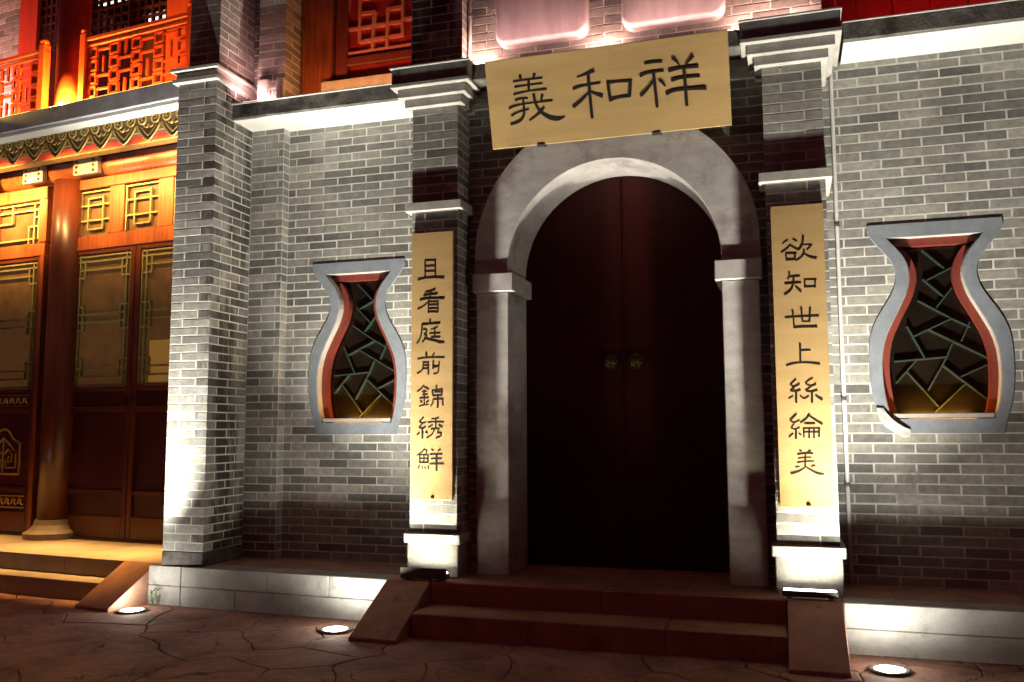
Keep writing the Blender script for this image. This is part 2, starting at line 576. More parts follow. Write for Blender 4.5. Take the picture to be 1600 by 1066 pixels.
def quoin_pier(parent, x0, x1, y0, yside, z0, z1, material='brick', left=False, phase=0, side=None):
    """a pier: brick front from x0 to x1 at y0, right side (and left side if asked) running back to yside"""
    n = int(round((z1 - z0) / COURSE))
    W = x1 - x0
    H = 0.105 + JOINT
    for c in range(n):
        z = z0 + c * COURSE + 0.004
        if (c + phase) % 2 == 0:
            a = max(W - 0.241 - JOINT, 0.0)
            E = -0.0005 if left else 0.0
            lay(parent, (x0, y0), 0.0, [(E, a), (a + JOINT, W + 0.0005)] if a > 0.04 else [(E, W + 0.0005)], z, material, exact=True)
            s = H
        else:
            E = -0.0005 if left else 0.0
            lay(parent, (x0, y0), 0.0, [(E, W - H)] if W - H < 0.29 else [(E, (W - H) / 2 - JOINT), ((W - H) / 2, W - H)], z, material, exact=True)
            s = -0.0005
        # right side face: direction +y, outward +x
        D = yside - y0
        pcs = []
        a = s
        while a < D - 0.03:
            b = min(a + 0.241, D)
            pcs.append((a, b))
            a = b + JOINT
        lay(parent, (x1, y0), math.pi / 2, pcs, z, side or material, exact=True)
        if left:
            pcs = []
            a = H
            while a < D - 0.03:
                b = min(a + 0.241, D)
                pcs.append((D - b, D - a))
                a = b + JOINT
            lay(parent, (x0, yside), -math.pi / 2, pcs, z, material, exact=True)
    bm = new_bm()
    box(bm, x0 + (0.0003 if left else 0.0), x1 - 0.0003, y0 + 0.0003, yside, z0, z1)
    obj('mortar_bed', bm, 'mortar', parent)

# lettering: strokes as x, y, width triples in millimetres
GLYPHS = {
    'yi': [[-579,485,26,-575,454,19],[-473,482,25,-487,450,17],[-631,445,19,-565,449,15,-492,448,17,-421,448,17],[-623,409,18,-538,412,13,-424,411,15],[-635,360,19,-586,367,15,-507,372,13,-398,370,19],[-520,444,19,-525,372,19],[-628,319,19,-594,329,16,-536,323,15],[-676,269,22,-646,282,17,-567,288,12,-489,289,12,-364,290,19],[-571,320,15,-570,253,19,-572,217,22,-589,190,24,-622,169,24,-676,162,22],[-664,218,20,-620,238,14,-536,250,14],[-492,346,21,-487,285,19,-468,238,19,-432,202,26,-387,173,32,-333,159,34,-285,172,11],[-431,335,23,-441,296,17],[-426,250,19,-461,217,24,-498,193,16,-537,172,13]],
    'he': [[-61,452,29,-93,442,21,-131,430,14,-178,421,9],[-101,439,23,-100,324,23,-95,141,21],[-211,349,23,-166,360,17,-90,363,13,-22,367,16],[-100,316,12,-134,289,21,-174,257,25,-220,230,27],[-94,316,10,-54,295,18,-14,279,29],[30,372,22,34,293,22,41,238,22],[29,359,20,94,361,13,185,354,18],[182,361,26,170,255,24],[41,247,24,87,258,15,177,258,18]],
    'xiang': [[282,454,16,330,458,16,399,453,16],[249,379,24,286,392,18,338,394,15,405,395,16],[339,388,22,344,298,22,350,166,22],[337,342,18,295,292,20,245,251,24],[372,340,18,393,322,22,411,295,12],[468,468,25,491,448,21,509,419,10],[599,467,27,576,441,21,549,414,8],[438,389,23,484,395,17,546,397,15,631,395,21],[454,326,21,504,334,16,558,335,14,636,332,16],[414,244,24,456,259,19,515,261,16,593,258,19,674,252,25],[539,398,23,542,287,23,545,154,21]],
    'qie': [[-54,730,14,-53,606,14],[23,728,14,24,604,14],[-57,730,12,27,726,12],[-54,687,11,23,687,11],[-54,650,11,23,649,11],[-108,594,16,-65,603,12,12,606,12,89,598,17]],
    'kan': [[22,519,15,-10,507,11,-53,503,9],[-64,479,13,-10,485,11,40,487,13],[-91,449,15,-46,457,11,36,455,11,92,453,15],[-10,506,12,-14,460,12,-36,425,12,-73,401,13,-109,388,15],[-27,435,11,-28,357,12],[-27,435,11,49,432,11],[45,434,13,43,356,13],[-27,412,10,43,411,10],[-27,385,10,43,385,10],[-28,362,10,43,360,10]],
    'ting': [[-15,305,15,-14,280,12],[-78,274,13,-17,278,11,59,280,14],[-74,278,14,-78,215,14,-87,177,13,-112,147,15],[41,257,15,16,243,11,-8,241,8],[21,245,12,21,184,12],[-19,213,11,61,212,11],[-8,185,12,62,184,13],[-67,242,12,-47,241,11,-33,230,13,-58,206,12],[-58,206,11,-37,201,11,-42,180,12,-71,154,14],[-57,183,9,-30,169,11,28,159,12,55,145,18,91,146,13]],
    'qian': [[-42,76,18,-39,50,13],[20,74,16,2,51,11],[-106,37,15,-61,44,12,38,45,13,93,42,16],[-63,15,13,-65,-33,12,-83,-53,11,-108,-65,15],[-65,11,12,-23,11,12],[-26,14,13,-25,-73,14],[-63,-10,9,-26,-11,9],[-63,-33,10,-25,-33,10],[11,19,13,9,-35,14],[9,-24,13,51,-19,12],[56,18,12,52,-40,13,45,-67,12,14,-70,13]],
    'jin': [[-60,-148,12,-78,-173,13,-107,-189,14],[-57,-157,11,-21,-176,15],[-73,-192,9,-35,-190,9],[-68,-212,10,-30,-212,10],[-91,-236,11,-21,-234,12],[-57,-182,10,-54,-285,11],[-84,-254,12,-72,-268,12],[-23,-257,12,-39,-269,10],[-92,-291,13,-54,-283,10,-21,-281,10],[36,-148,15,34,-175,11],[3,-185,11,79,-178,11],[5,-183,12,10,-220,12],[79,-180,12,75,-217,12],[21,-197,9,70,-197,9],[10,-222,11,77,-219,11],[46,-229,15,46,-303,16],[10,-247,11,86,-244,11],[12,-245,12,10,-274,12,-7,-292,13],[81,-244,12,84,-289,14]],
    'xiu': [[-58,-368,13,-89,-397,13],[-89,-397,13,-67,-413,12,-42,-401,12],[-67,-413,10,-91,-436,13],[-91,-436,13,-69,-448,13,-42,-432,13],[-67,-446,14,-66,-514,15],[-89,-475,13,-107,-489,13],[-44,-467,12,-29,-479,12],[53,-371,15,31,-378,12,0,-381,9],[31,-377,12,32,-438,12],[-27,-403,13,31,-399,11,93,-402,14],[9,-420,11,-22,-438,13],[53,-420,11,82,-437,16],[-4,-450,12,58,-447,11],[22,-451,11,9,-487,12,-33,-510,14],[56,-447,12,45,-473,12],[45,-475,11,78,-477,12,69,-500,12,34,-512,13]],
    'xian': [[-50,-583,11,-70,-608,11,-108,-630,13],[-55,-589,10,-28,-593,12,-39,-616,10],[-86,-624,11,-85,-677,12],[-86,-626,10,-19,-626,10],[-23,-626,12,-25,-679,12],[-54,-626,9,-54,-677,9],[-85,-651,9,-25,-651,9],[-85,-678,12,-23,-678,12],[-87,-698,12,-98,-721,12],[-67,-702,8,-67,-722,9],[-45,-702,8,-45,-722,9],[-21,-697,11,-20,-722,11],[1,-585,12,17,-597,12],[67,-585,15,50,-599,11],[-8,-622,12,81,-619,13],[-1,-652,12,79,-650,12],[-12,-687,12,94,-685,13],[39,-622,15,39,-733,16]],
    'yu': [[-58,712,13,-89,689,9],[-27,714,11,-4,700,13],[-42,678,11,-68,652,11,-98,633,13],[-40,673,10,-17,655,11,6,643,12],[-71,625,11,-69,582,11],[-71,625,10,-7,621,10],[-15,622,12,-20,581,12],[-71,584,10,-16,583,10],[34,724,15,30,673,12,7,643,9],[32,673,9,92,673,10,52,640,8],[84,673,12,56,642,10],[37,643,13,34,613,12,11,589,11,-14,576,9],[36,617,9,66,594,12,108,585,18]],
    'zhi': [[-56,506,14,-54,481,11,-65,461,8],[-55,477,9,6,480,10],[-29,478,12,-33,422,12,-54,386,11,-88,368,13],[-83,435,12,-33,437,9,12,437,10],[-20,414,9,10,381,13],[34,460,13,34,407,13],[30,456,10,103,454,11],[96,457,13,92,404,12],[32,411,11,96,410,11]],
    'shi': [[-89,224,12,-36,228,10,108,228,13],[-43,268,15,-39,214,12,-37,157,12],[-38,162,14,12,164,12,96,162,14],[8,282,14,13,196,12],[60,277,15,53,194,12],[13,197,10,55,196,10]],
    'shang': [[-7,64,16,-8,-55,14],[-5,20,12,53,21,12],[-91,-71,15,-61,-60,13,-7,-53,11,54,-57,12,103,-66,15]],
    'si': [[-38,-156,12,-72,-188,11],[-72,-188,10,-48,-206,11,-18,-183,11],[-48,-206,9,-71,-226,12],[-71,-226,12,-43,-232,11,-14,-221,13],[-39,-235,14,-40,-299,15],[-57,-256,10,-84,-272,12],[-17,-253,11,2,-279,14,33,-258,11],[60,-150,12,34,-163,11,17,-181,11],[16,-183,10,52,-204,12,77,-184,13],[48,-204,9,15,-225,12],[15,-227,11,51,-236,11,83,-223,14],[53,-236,14,50,-300,15],[73,-258,11,110,-283,17]],
    'lun': [[-41,-367,11,-79,-405,12],[-79,-405,11,-59,-423,11,-26,-403,11],[-57,-425,9,-77,-451,12],[-75,-451,11,-52,-463,10,-27,-447,12],[-48,-463,13,-50,-517,15],[-65,-483,10,-90,-507,12],[-32,-483,11,-19,-495,11],[33,-370,13,11,-401,11,-22,-421,10],[32,-380,10,67,-406,12,104,-430,15],[2,-427,11,63,-426,11],[-4,-453,12,-4,-509,12],[-4,-454,11,90,-453,11],[86,-453,13,83,-507,13],[28,-455,12,26,-513,13],[56,-455,12,54,-513,13],[-3,-477,8,84,-477,8]],
    'mei': [[-32,-586,11,-19,-592,11],[30,-586,12,15,-602,10],[-45,-612,11,-1,-604,9,45,-606,11],[-42,-634,11,-1,-628,10,34,-628,10],[-48,-659,12,-2,-652,10,49,-651,11],[1,-608,13,-3,-687,14],[-59,-686,12,-34,-684,9],[31,-682,11,55,-677,12],[-6,-691,9,-42,-715,13,-87,-726,18],[4,-689,9,45,-714,14,74,-728,18,104,-727,10]],
}

# ================================================================== SETTING
Z0 = 0.28          # platform height
# ---- street: a sheet to the horizon with crazy paving laid on it
bm = new_bm()
box(bm, -60, 60, -60, 60, -0.35, -0.022)
street = obj('street', bm, 'joint')
street.location = (0, 0, -0.35); ORG[street] = Vector((0, 0, -0.35))
tag(street, 'dark street of irregular flagstones in front of the shop', 'street', kind='structure')

def clip(poly, nx, ny, d):
    out = []
    for i in range(len(poly)):
        a, b = poly[i], poly[(i + 1) % len(poly)]
        da, db = nx * a[0] + ny * a[1] - d, nx * b[0] + ny * b[1] - d
        if da <= 0:
            out.append(a)
        if da * db < 0:
            t = da / (da - db)
            out.append((a[0] + (b[0] - a[0]) * t, a[1] + (b[1] - a[1]) * t))
    return out

rs = random.Random(23)
sites = []
tries = 0
while tries < 9000:
    tries += 1
    p = (rs.uniform(-8.2, 4.2), rs.uniform(-4.2, 0.55))
    near = 0.40 if p[1] > -2.4 else 0.6
    if all((p[0] - q[0]) ** 2 + ((p[1] - q[1]) * 1.15) ** 2 > (near * (0.8 + 0.7 * ((i * 7) % 5) / 5)) ** 2 for i, q in enumerate(sites)):
        sites.append(p)
for i, p in enumerate(sites):
    poly = [(-8.4, -4.4), (4.4, -4.4), (4.4, 0.7), (-8.4, 0.7)]
    for j, q in enumerate(sites):
        if i == j or (p[0] - q[0]) ** 2 + (p[1] - q[1]) ** 2 > 6:
            continue
        nx, ny = q[0] - p[0], q[1] - p[1]
        L = math.hypot(nx, ny)
        nx, ny = nx / L, ny / L
        poly = clip(poly, nx, ny, nx * (p[0] + q[0]) / 2 + ny * (p[1] + q[1]) / 2 - 0.0028)
        if len(poly) < 3:
            break
    if len(poly) < 3:
        continue
    # broken, wandering edges: both sides of a joint follow the same field
    pts = []
    for k in range(len(poly)):
        a, b = Vector(poly[k]), Vector(poly[(k + 1) % len(poly)])
        m = max(1, int((b - a).length / 0.055))
        for t in range(m):
            w = a.lerp(b, t / m)
            n1 = mnoise.noise_vector(Vector((w.x * 2.3, w.y * 2.3, 3.1)))
            n2 = mnoise.noise_vector(Vector((w.x * 9.0, w.y * 9.0, 7.7)))
            pts.append(w + Vector((n1.x, n1.y)) * 0.085 + Vector((n2.x, n2.y)) * 0.020)
    ctr = sum(pts, Vector((0, 0))) / len(pts)
    bm = new_bm()
    h = rs.uniform(-0.004, 0.0005)
    tilt = (rs.uniform(-0.004, 0.004), rs.uniform(-0.004, 0.004))
    lo = [bm.verts.new((v.x, v.y, -0.030)) for v in pts]
    mid = [bm.verts.new((v.x, v.y, h - 0.005)) for v in pts]
    top = []
    for v in pts:
        w = v + (ctr - v).normalized() * 0.007
        top.append(bm.verts.new((w.x, w.y, min(0.001, h + (w.x - ctr.x) * tilt[0] + (w.y - ctr.y) * tilt[1]))))
    n = len(pts)
    fs = [bm.faces.new(top)]
    for k in range(n):
        fs.append(bm.faces.new((lo[k], lo[(k + 1) % n], mid[(k + 1) % n], mid[k])))
        fs.append(bm.faces.new((mid[k], mid[(k + 1) % n], top[(k + 1) % n], top[k])))
    bmesh.ops.recalc_face_normals(bm, faces=fs)
    obj('paving_stone', bm, 'paving', street)

# ---- raised stone platform the front stands on
plat = thing('stone_platform', 'raised platform of pale stone blocks along the foot of the brick front', 'platform', (0, 0.3, 0), kind='structure')
EL, ER = (-4.43, -0.085), (-2.435, -0.185)      # left front edge runs slightly askew
def plinth_run(xa, ya, xb, yb, cuts_hi, cuts_lo):
    L = math.hypot(xb - xa, yb - ya)
    ang = math.atan2(yb - ya, xb - xa)
    T = Matrix.Translation((xa, ya, 0)) @ Matrix.Rotation(ang, 4, 'Z')
    for cuts, z0, z1 in ((cuts_lo, -0.02, 0.136), (cuts_hi, 0.1385, Z0)):
        c = [0.0] + [t for t in cuts if 0.03 < t < L - 0.03] + [L]
        for a, b in zip(c, c[1:]):
            bm = new_bm()
            jj = random.uniform(0, 0.004)
            box(bm, a + 0.0015, b - 0.0015, jj, 0.20, z0, z1, 0.005)
            obj('stone_block', bm, 'granite', plat, T)
plinth_run(*EL, *ER, [0.30, 1.05, 1.55], [0.30, 0.78, 1.32])
plinth_run(0.43, -0.185, 3.2, -0.185, [1.10, 1.9], [1.10, 1.75])
bm = new_bm()
prism(bm, [(-4.43, 0.118), (-2.435, 0.018), (3.2, 0.018), (3.2, 0.9), (-4.43, 0.9)], 'z', -0.02, Z0 - 0.006)
obj('platform_core', bm, 'joint', plat)
x = -4.43
while x < 3.19:                                  # top slabs
    w = min(random.uniform(0.55, 0.75), 3.2 - x)
    if 3.2 - x - w < 0.2:
        w = 3.2 - x
    bm = new_bm()
    def ye(t):
        return 0.118 - 0.10 * (t + 4.43) / 1.995 if t < -2.435 else 0.018
    prism(bm, [(x + 0.002, ye(x) + 0.003), (x + w - 0.002, ye(x + w) + 0.003), (x + w - 0.002, 0.9), (x + 0.002, 0.9)], 'z', Z0 - 0.04, Z0 - random.uniform(0, 0.002))
    obj('paving_slab', bm, 'step', plat)
    x += w

# ---- entrance steps between two sloping cheek stones
st = thing('entrance_steps', 'two dark stone steps up to the arched doorway between sloping cheek stones', 'steps', (-1.0, -0.45, 0))
for a, b in ((-2.12, -1.36), (-1.36, -0.55), (-0.55, 0.12)):
    bm = new_bm(); box(bm, a + 0.001, b - 0.001, -0.51, -0.188, -0.02, 0.14, 0.006); obj('step_stone', bm, 'step', st)
for a, b in ((-2.12, -0.98), (-0.98, 0.12)):
    bm = new_bm(); box(bm, a + 0.001, b - 0.001, -0.1865, 0.016, -0.02, Z0, 0.006); obj('landing_stone', bm, 'step', st)
for a, b in ((-2.433, -2.122), (0.122, 0.428)):
    bm = new_bm()
    prism(bm, [(-0.725, -0.02), (-0.725, 0.022), (-0.186, Z0 + 0.001), (0.016, Z0 + 0.001), (0.016, -0.02)], 'x', a, b)
    bmesh.ops.bevel(bm, geom=list(bm.edges), offset=0.004, segments=1, affect='EDGES')
    obj('cheek_stone', bm, 'step', st)

# ================================================================== BRICK WALLS WITH VASE WINDOWS
OUT = [(2.595, .400), (2.56, .403), (2.52, .388), (2.47, .355), (2.43, .322), (2.385, .287), (2.345, .260), (2.305, .246), (2.265, .240), (2.225, .243), (2.175, .256),
       (2.127, .278), (2.08, .306), (2.03, .338), (1.985, .364), (1.94, .386), (1.885, .405), (1.83, .416), (1.76, .421), (1.685, .422), (1.61, .420),
       (1.54, .414), (1.48, .406), (1.43, .396), (1.385, .384), (1.34, .370), (1.295, .357), (1.240, .345)]
INN = [(2.506, .282), (2.495, .274), (2.475, .258), (2.445, .232), (2.41, .204), (2.37, .180), (2.335, .165), (2.30, .157), (2.265, .154), (2.225, .155), (2.175, .166),
       (2.127, .181), (2.08, .202), (2.03, .228), (1.985, .251), (1.94, .273), (1.885, .299), (1.83, .318), (1.76, .333), (1.685, .340), (1.61, .340),
       (1.54, .336), (1.48, .329), (1.43, .321), (1.405, .315), (1.38, .309), (1.355, .302), (1.330, .295)]
def interp(prof, z):
    for (z1, w1), (z0, w0) in zip(prof, prof[1:]):
        if z0 <= z <= z1:
            return w0 + (w1 - w0) * (z - z0) / (z1 - z0 + 1e-9)
    return None

def vase_cut(cx):
    def cut(za, zb):
        ws = [interp(INN, za + (zb - za) * t / 4) for t in range(5)]
        ws = [w for w in ws if w is not None]
        if not ws:
            return []
        w = max(ws) + 0.02
        return [(cx - w, cx + w)]
    return cut

LATTICE = [((375, 240), (470, 318)), ((505, 312), (395, 367)), ((378, 362), (468, 437)), ((500, 400), (436, 482)), ((358, 452), (500, 527)), ((500, 527), (578, 562)),
           ((575, 540), (540, 620)), ((500, 527), (335, 605)), ((312, 560), (386, 690)), ((258, 708), (480, 686)), ((503, 628), (480, 686)), ((400, 572), (668, 692)),
           ((352, 702), (268, 797)), ((310, 748), (445, 890)), ((480, 686), (402, 825)), ((462, 720), (570, 800)), ((570, 800), (656, 862)), ((664, 708), (538, 766)),
           ((556, 795), (430, 915))]

def vase_window(parent, cx, yw, label):
    yf = yw - 0.009
    dz = 0.0
    bm = new_bm()
    n = len(OUT)
    loops = {}
    def ring(prof, y, inset=0.0):
        L = [bm.verts.new((cx - w + inset, y, z)) for z, w in prof]
        R = [bm.verts.new((cx + w - inset, y, z)) for z, w in reversed(prof)]
        return L + R
    ob = ring(OUT, yw + 0.03); of = ring(OUT, yf + 0.006); of2 = ring([(z, w - 0.006) for z, w in OUT], yf)
    inf2 = ring([(z, w + 0.006) for z, w in INN], yf); inf = ring(INN, yf + 0.006); ib = ring(INN, yw + 0.30)
    fs = []
    for A, B in ((ob, of), (of, of2), (of2, inf2), (inf2, inf)):
        m = len(A)
        for k in range(m):
            fs.append(bm.faces.new((A[k], A[(k + 1) % m], B[(k + 1) % m], B[k])))
    rv = []
    m = len(inf)
    for k in range(m):
        rv.append(bm.faces.new((inf[k], inf[(k + 1) % m], ib[(k + 1) % m], ib[k])))
    bmesh.ops.recalc_face_normals(bm, faces=fs + rv)
    w = obj('vase_window', bm, 'vase', parent, label=label)
    w.data.materials.append(MAT['reveal'])
    for p in w.data.polygons[len(fs):]:
        p.material_index = 1
    # scarlet inner frame set back in the reveal
    bm = new_bm()
    y0, y1 = yw + 0.062, yw + 0.12
    o1 = ring([(z, ww + 0.002) for z, ww in INN], y0); i1 = ring([(z - (0.05 if k < 3 else 0), max(ww - 0.048, 0.09)) for k, (z, ww) in enumerate(INN)], y0)
    i2 = ring([(z - (0.05 if k < 3 else 0), max(ww - 0.048, 0.09)) for k, (z, ww) in enumerate(INN)], y1)
    fs = []
    m = len(o1)
    for A, B in ((o1, i1), (i1, i2)):
        for k in range(m):
            if k == len(INN) - 1:
                continue
            fs.append(bm.faces.new((A[k], A[(k + 1) % m], B[(k + 1) % m], B[k])))
    bmesh.ops.recalc_face_normals(bm, faces=fs)
    obj('inner_frame', bm, 'winred', w)
    # pane
    bm = new_bm()
    prism(bm, [(cx - ww + 0.004, z) for z, ww in INN] + [(cx + ww - 0.004, z) for z, ww in reversed(INN)], 'y', yw + 0.138, yw + 0.148)
    obj('pane', bm, 'vpane', w)
    # pale sill
    bm = new_bm()
    box(bm, cx - 0.290, cx + 0.290, yw - 0.004, yw + 0.006, 1.3315, 1.366, 0.003)
    obj('sill', bm, 'reveal', w)
    # crazed green lattice
    for (a, b) in LATTICE:
        P = []
        for u, v in (a, b):
            X = (1300 + u / 2.667, 300 + v / 2.667)
            # picture-measured pattern, as metres across this pane
            xo = (X[0] - 1461.7) / 265.8
            zo = -(X[1] - 496.2 + 9.99 * xo) / 239.0
            P.append((xo + zo * 0.0465, 1.985 + zo))
        Q = []
        for px, pz in P:
            lim = interp(INN, min(max(pz, 1.331), 2.505))
            lim = (lim or 0.2) - 0.03
            Q.append((cx + max(-lim, min(lim, px)), min(max(pz, 1.345), 2.46)))
        bm = new_bm()
        bar(bm, Q[0], Q[1], 0.009, yw + 0.104 + random.uniform(-0.002, 0.002), yw + 0.13)
        obj('lattice_bar', bm, 'green', w)
    # amber strip lying on the sill behind its upstand
    bm = new_bm(); box(bm, cx - 0.20, cx + 0.20, yw + 0.012, yw + 0.034, 1.3315, 1.345, 0.002); obj('sill_lamp', bm, 'led_orange', w)
    light('sill_glow', 'AREA', (cx, yw + 0.023, 1.35), (0, 0.15, 1), P_SILL, (1.0, 0.45, 0.06), w, shape='RECTANGLE', size=0.38, size_y=0.02, spread=math.radians(170))
    return w

def cornice_slab(parent, x0, x1, yf, yb, grime='slab'):
    bm = new_bm()
    box(bm, x0, x1, yf, yb, 3.724, 3.838, 0.006)
    for v in bm.verts:
        v.co.y += 0.004 * math.sin(v.co.x * 9)
    c = obj('cornice_slab', bm, grime, parent)
    bm = new_bm()
    box(bm, x0 + 0.002, x1 - 0.002, yf + 0.012, yb, 3.714, 3.7225)
    obj('soffit', bm, 'white', c)
    bm = new_bm()
    box(bm, x0 + 0.002, x1 - 0.002, yf - 0.012, yb, 3.8395, 3.850, 0.003)
    obj('top_lip', bm, 'fillet', c)
    return c

NW = 54
ZT = Z0 + NW * COURSE     # 3.736
# ---- left wall
WL = 0.50
wl = thing('brick_wall', 'grey brick wall with a vase-shaped window between the lit pier and the left gold couplet board', 'wall', (-3.0, WL, Z0))
cl = vase_cut(-3.031)
brick_face(wl, (0, WL), 0.0, -3.672, -2.345, Z0, ZT - 0.02, cl, phase=0.03)
mortar(wl, -3.69, -2.10, WL + 0.0003, WL + 0.15, Z0, 3.73, cl)
# shallow pilaster next to the pier
wp = thing('brick_pilaster', 'shallow grey brick pilaster in the corner between the tall pier and the left vase window', 'pilaster', (-3.81, WL, Z0))
brick_face(wp, (0, WL - 0.09), 0.0, -3.962, -3.668, Z0, ZT - 0.02, None, phase=-3.962 + 0.25)
bm = new_bm(); box(bm, -3.97, -3.6663, WL - 0.0897, WL + 0.15, Z0, 3.73); obj('mortar_bed', bm, 'mortar', wp)
for c in range(NW - 1):      # pilaster's return, header faces
    z = Z0 + c * COURSE + 0.004
    lay(wp, (-3.666, WL - 0.088), math.pi / 2, [(0.0, 0.083)], z)
vase_window(wl, -3.031, WL, None)
cornice_slab(wl, -3.962, -2.485, 0.125, 1.1)

# ---- right wall
WR = 0.45
wr = thing('brick_wall', 'grey brick wall with a vase-shaped window right of the right gold couplet board', 'wall', (1.5, WR, Z0))
cr = vase_cut(1.094)
brick_face(wr, (0, WR), 0.0, 0.40, 3.0, Z0, ZT - 0.02, cr, phase=0.055, stuff_from=1.72)
mortar(wr, 0.2, 3.0, WR + 0.0003, WR + 0.15, Z0, 3.73, cr)
wv = vase_window(wr, 1.094, WR, None)
bm = new_bm()              # broken plaster at the foot of the frame
rp = random.Random(4)
pp = [(0.705, 1.405), (0.745, 1.40), (0.79, 1.345), (0.845, 1.30), (0.90, 1.262), (0.895, 1.215), (0.86, 1.212), (0.80, 1.248), (0.75, 1.285), (0.72, 1.335)]
ctr = bm.verts.new((0.80, WR - 0.030, 1.305))
rim = [bm.verts.new((a, WR - 0.018 + rp.uniform(-0.004, 0.002), b)) for a, b in pp]
rimb = [bm.verts.new((a, WR + 0.01, b)) for a, b in pp]
mid = [bm.verts.new((0.80 + (a - 0.80) * 0.6, WR - 0.026 + rp.uniform(-0.008, 0.006), 1.305 + (b - 1.305) * 0.6)) for a, b in pp]
fs = []
for k in range(len(pp)):
    j = (k + 1) % len(pp)
    fs += [bm.faces.new((rim[k], rim[j], mid[j], mid[k])), bm.faces.new((mid[k], mid[j], ctr)), bm.faces.new((rimb[k], rimb[j], rim[j], rim[k]))]
bmesh.ops.recalc_face_normals(bm, faces=fs)
obj('plaster_patch', bm, 'reveal', wr, label='rough white plaster patch on the lower corner of the window frame')
cornice_slab(wr, 0.575, 3.0, 0.09, 1.1)

# ================================================================== BRICK PIER at the corner of the porch
PX0, PX1, PY = -4.315, -3.965, -0.075
pier = thing('brick_pier', 'tall grey brick corner pier lit white, between the wooden porch and the entrance front', 'pier', (-4.14, 0.1, Z0))
bm = new_bm(); box(bm, PX0 - 0.004, PX1 + 0.003, PY - 0.004, 0.43, Z0, 0.385, 0.004); obj('footing', bm, 'slab', pier)  # dark slab colour here stands in for the plinth edge's shadow
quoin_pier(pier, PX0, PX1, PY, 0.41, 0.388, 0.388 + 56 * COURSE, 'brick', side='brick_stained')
ZP = 0.388 + 56 * COURSE       # 3.972
for pad, z0, z1 in ((0.035, ZP, ZP + 0.035), (0.015, ZP + 0.037, ZP + 0.085), (0.05, ZP + 0.087, ZP + 0.115)):
    bm = new_bm(); box(bm, PX0 - pad, PX1 + pad * 0.6, PY - pad, 0.45, z0, z1, 0.004); obj('cap_moulding', bm, 'fillet', pier)
quoin_pier(pier, PX0 + 0.06, PX1 - 0.015, PY + 0.04, 0.55, ZP + 0.118, ZP + 0.118 + 17 * COURSE, 'brick', side='brick')

# ================================================================== TWO PILLARS OF THE ENTRANCE
def pillar(x0, x1, yback, label, phase):
    p = thing('brick_pillar', label, 'pillar', ((x0 + x1) / 2, 0.1, Z0), 'pillars of the entrance')
    for pad, z0, z1 in ((0.012, Z0, 0.502), (0.032, 0.5035, 0.570)):
        bm = new_bm(); box(bm, x0 - pad, x1 + pad, -pad, 0.5, z0, z1, 0.005); obj('base_stone', bm, 'granite', p)
    quoin_pier(p, x0, x1, 0.0, yback, 0.572, 0.572 + 35 * COURSE, 'brick', left=True, phase=phase)
    zb = 0.572 + 35 * COURSE     # 2.812
    bm = new_bm(); box(bm, x0 - 0.04, x1 + 0.04, -0.04, yback, zb + 0.002, zb + 0.066, 0.004); obj('band_moulding', bm, 'fillet', p)
    quoin_pier(p, x0, x1, 0.0, yback, zb + 0.068, zb + 0.068 + 10.6 * COURSE, 'brick', left=True, phase=phase + 1)
    for pad, z0, z1 in ((0.045, 3.572, 3.632), (0.085, 3.634, 3.698), (0.125, 3.700, 3.7295)):
        bm = new_bm(); box(bm, x0 - pad, x1 + pad, -pad, 0.45, z0, z1, 0.004); obj('cap_moulding', bm, 'fillet', p)
    bm = new_bm(); box(bm, x0 - 0.118, x1 + 0.118, -0.118, 0.45, 3.731, 3.838, 0.006); obj('cap_frieze', bm, 'frieze', p)
    bm = new_bm(); box(bm, x0 - 0.13, x1 + 0.13, -0.13, 0.45, 3.8395, 3.8535, 0.003); obj('top_lip', bm, 'fillet', p)
    return p
pillar(-2.353, -2.006, 0.5, 'grey brick pillar left of the doorway carrying the left gold couplet board', 0)
pillar(0.072, 0.432, 0.45, 'grey brick pillar right of the doorway carrying the right gold couplet board', 1)

# ================================================================== ENTRANCE WALL: stone arch, brick spandrels, arched doors
AX = -0.958
EY = 0.235                 # brick face
en = thing('entrance_wall', 'entrance wall with a pale stone arch around tall dark red double doors', 'wall', (AX, 0.3, Z0))
def arch_cut(za, zb):
    z = (za + zb) / 2
    if z < 2.5:
        return [(AX - 0.95, AX + 0.95)]
    d = z - 2.5
    if d >= 0.955:
        return []
    h = math.sqrt(0.955 ** 2 - d * d)
    return [(AX - h, AX + h)]
brick_face(en, (0, EY), 0.0, -2.006, 0.072, Z0, Z0 + 52 * COURSE, arch_cut, phase=0.10)
mortar(en, -2.02, 0.08, EY + 0.0003, EY + 0.14, Z0, 3.62, arch_cut)
for pad, z0, z1 in ((0.03, 3.60, 3.66), (0.07, 3.662, 3.722)):
    bm = new_bm(); box(bm, -1.965, 0.03, EY - pad, EY + 0.2, z0, z1, 0.004); obj('cornice_moulding', bm, 'fillet', en)
bm = new_bm(); box(bm, -1.889, -0.048, -0.03, EY + 0.75, 3.724, 3.838, 0.005); obj('cornice_slab', bm, 'slab', en)
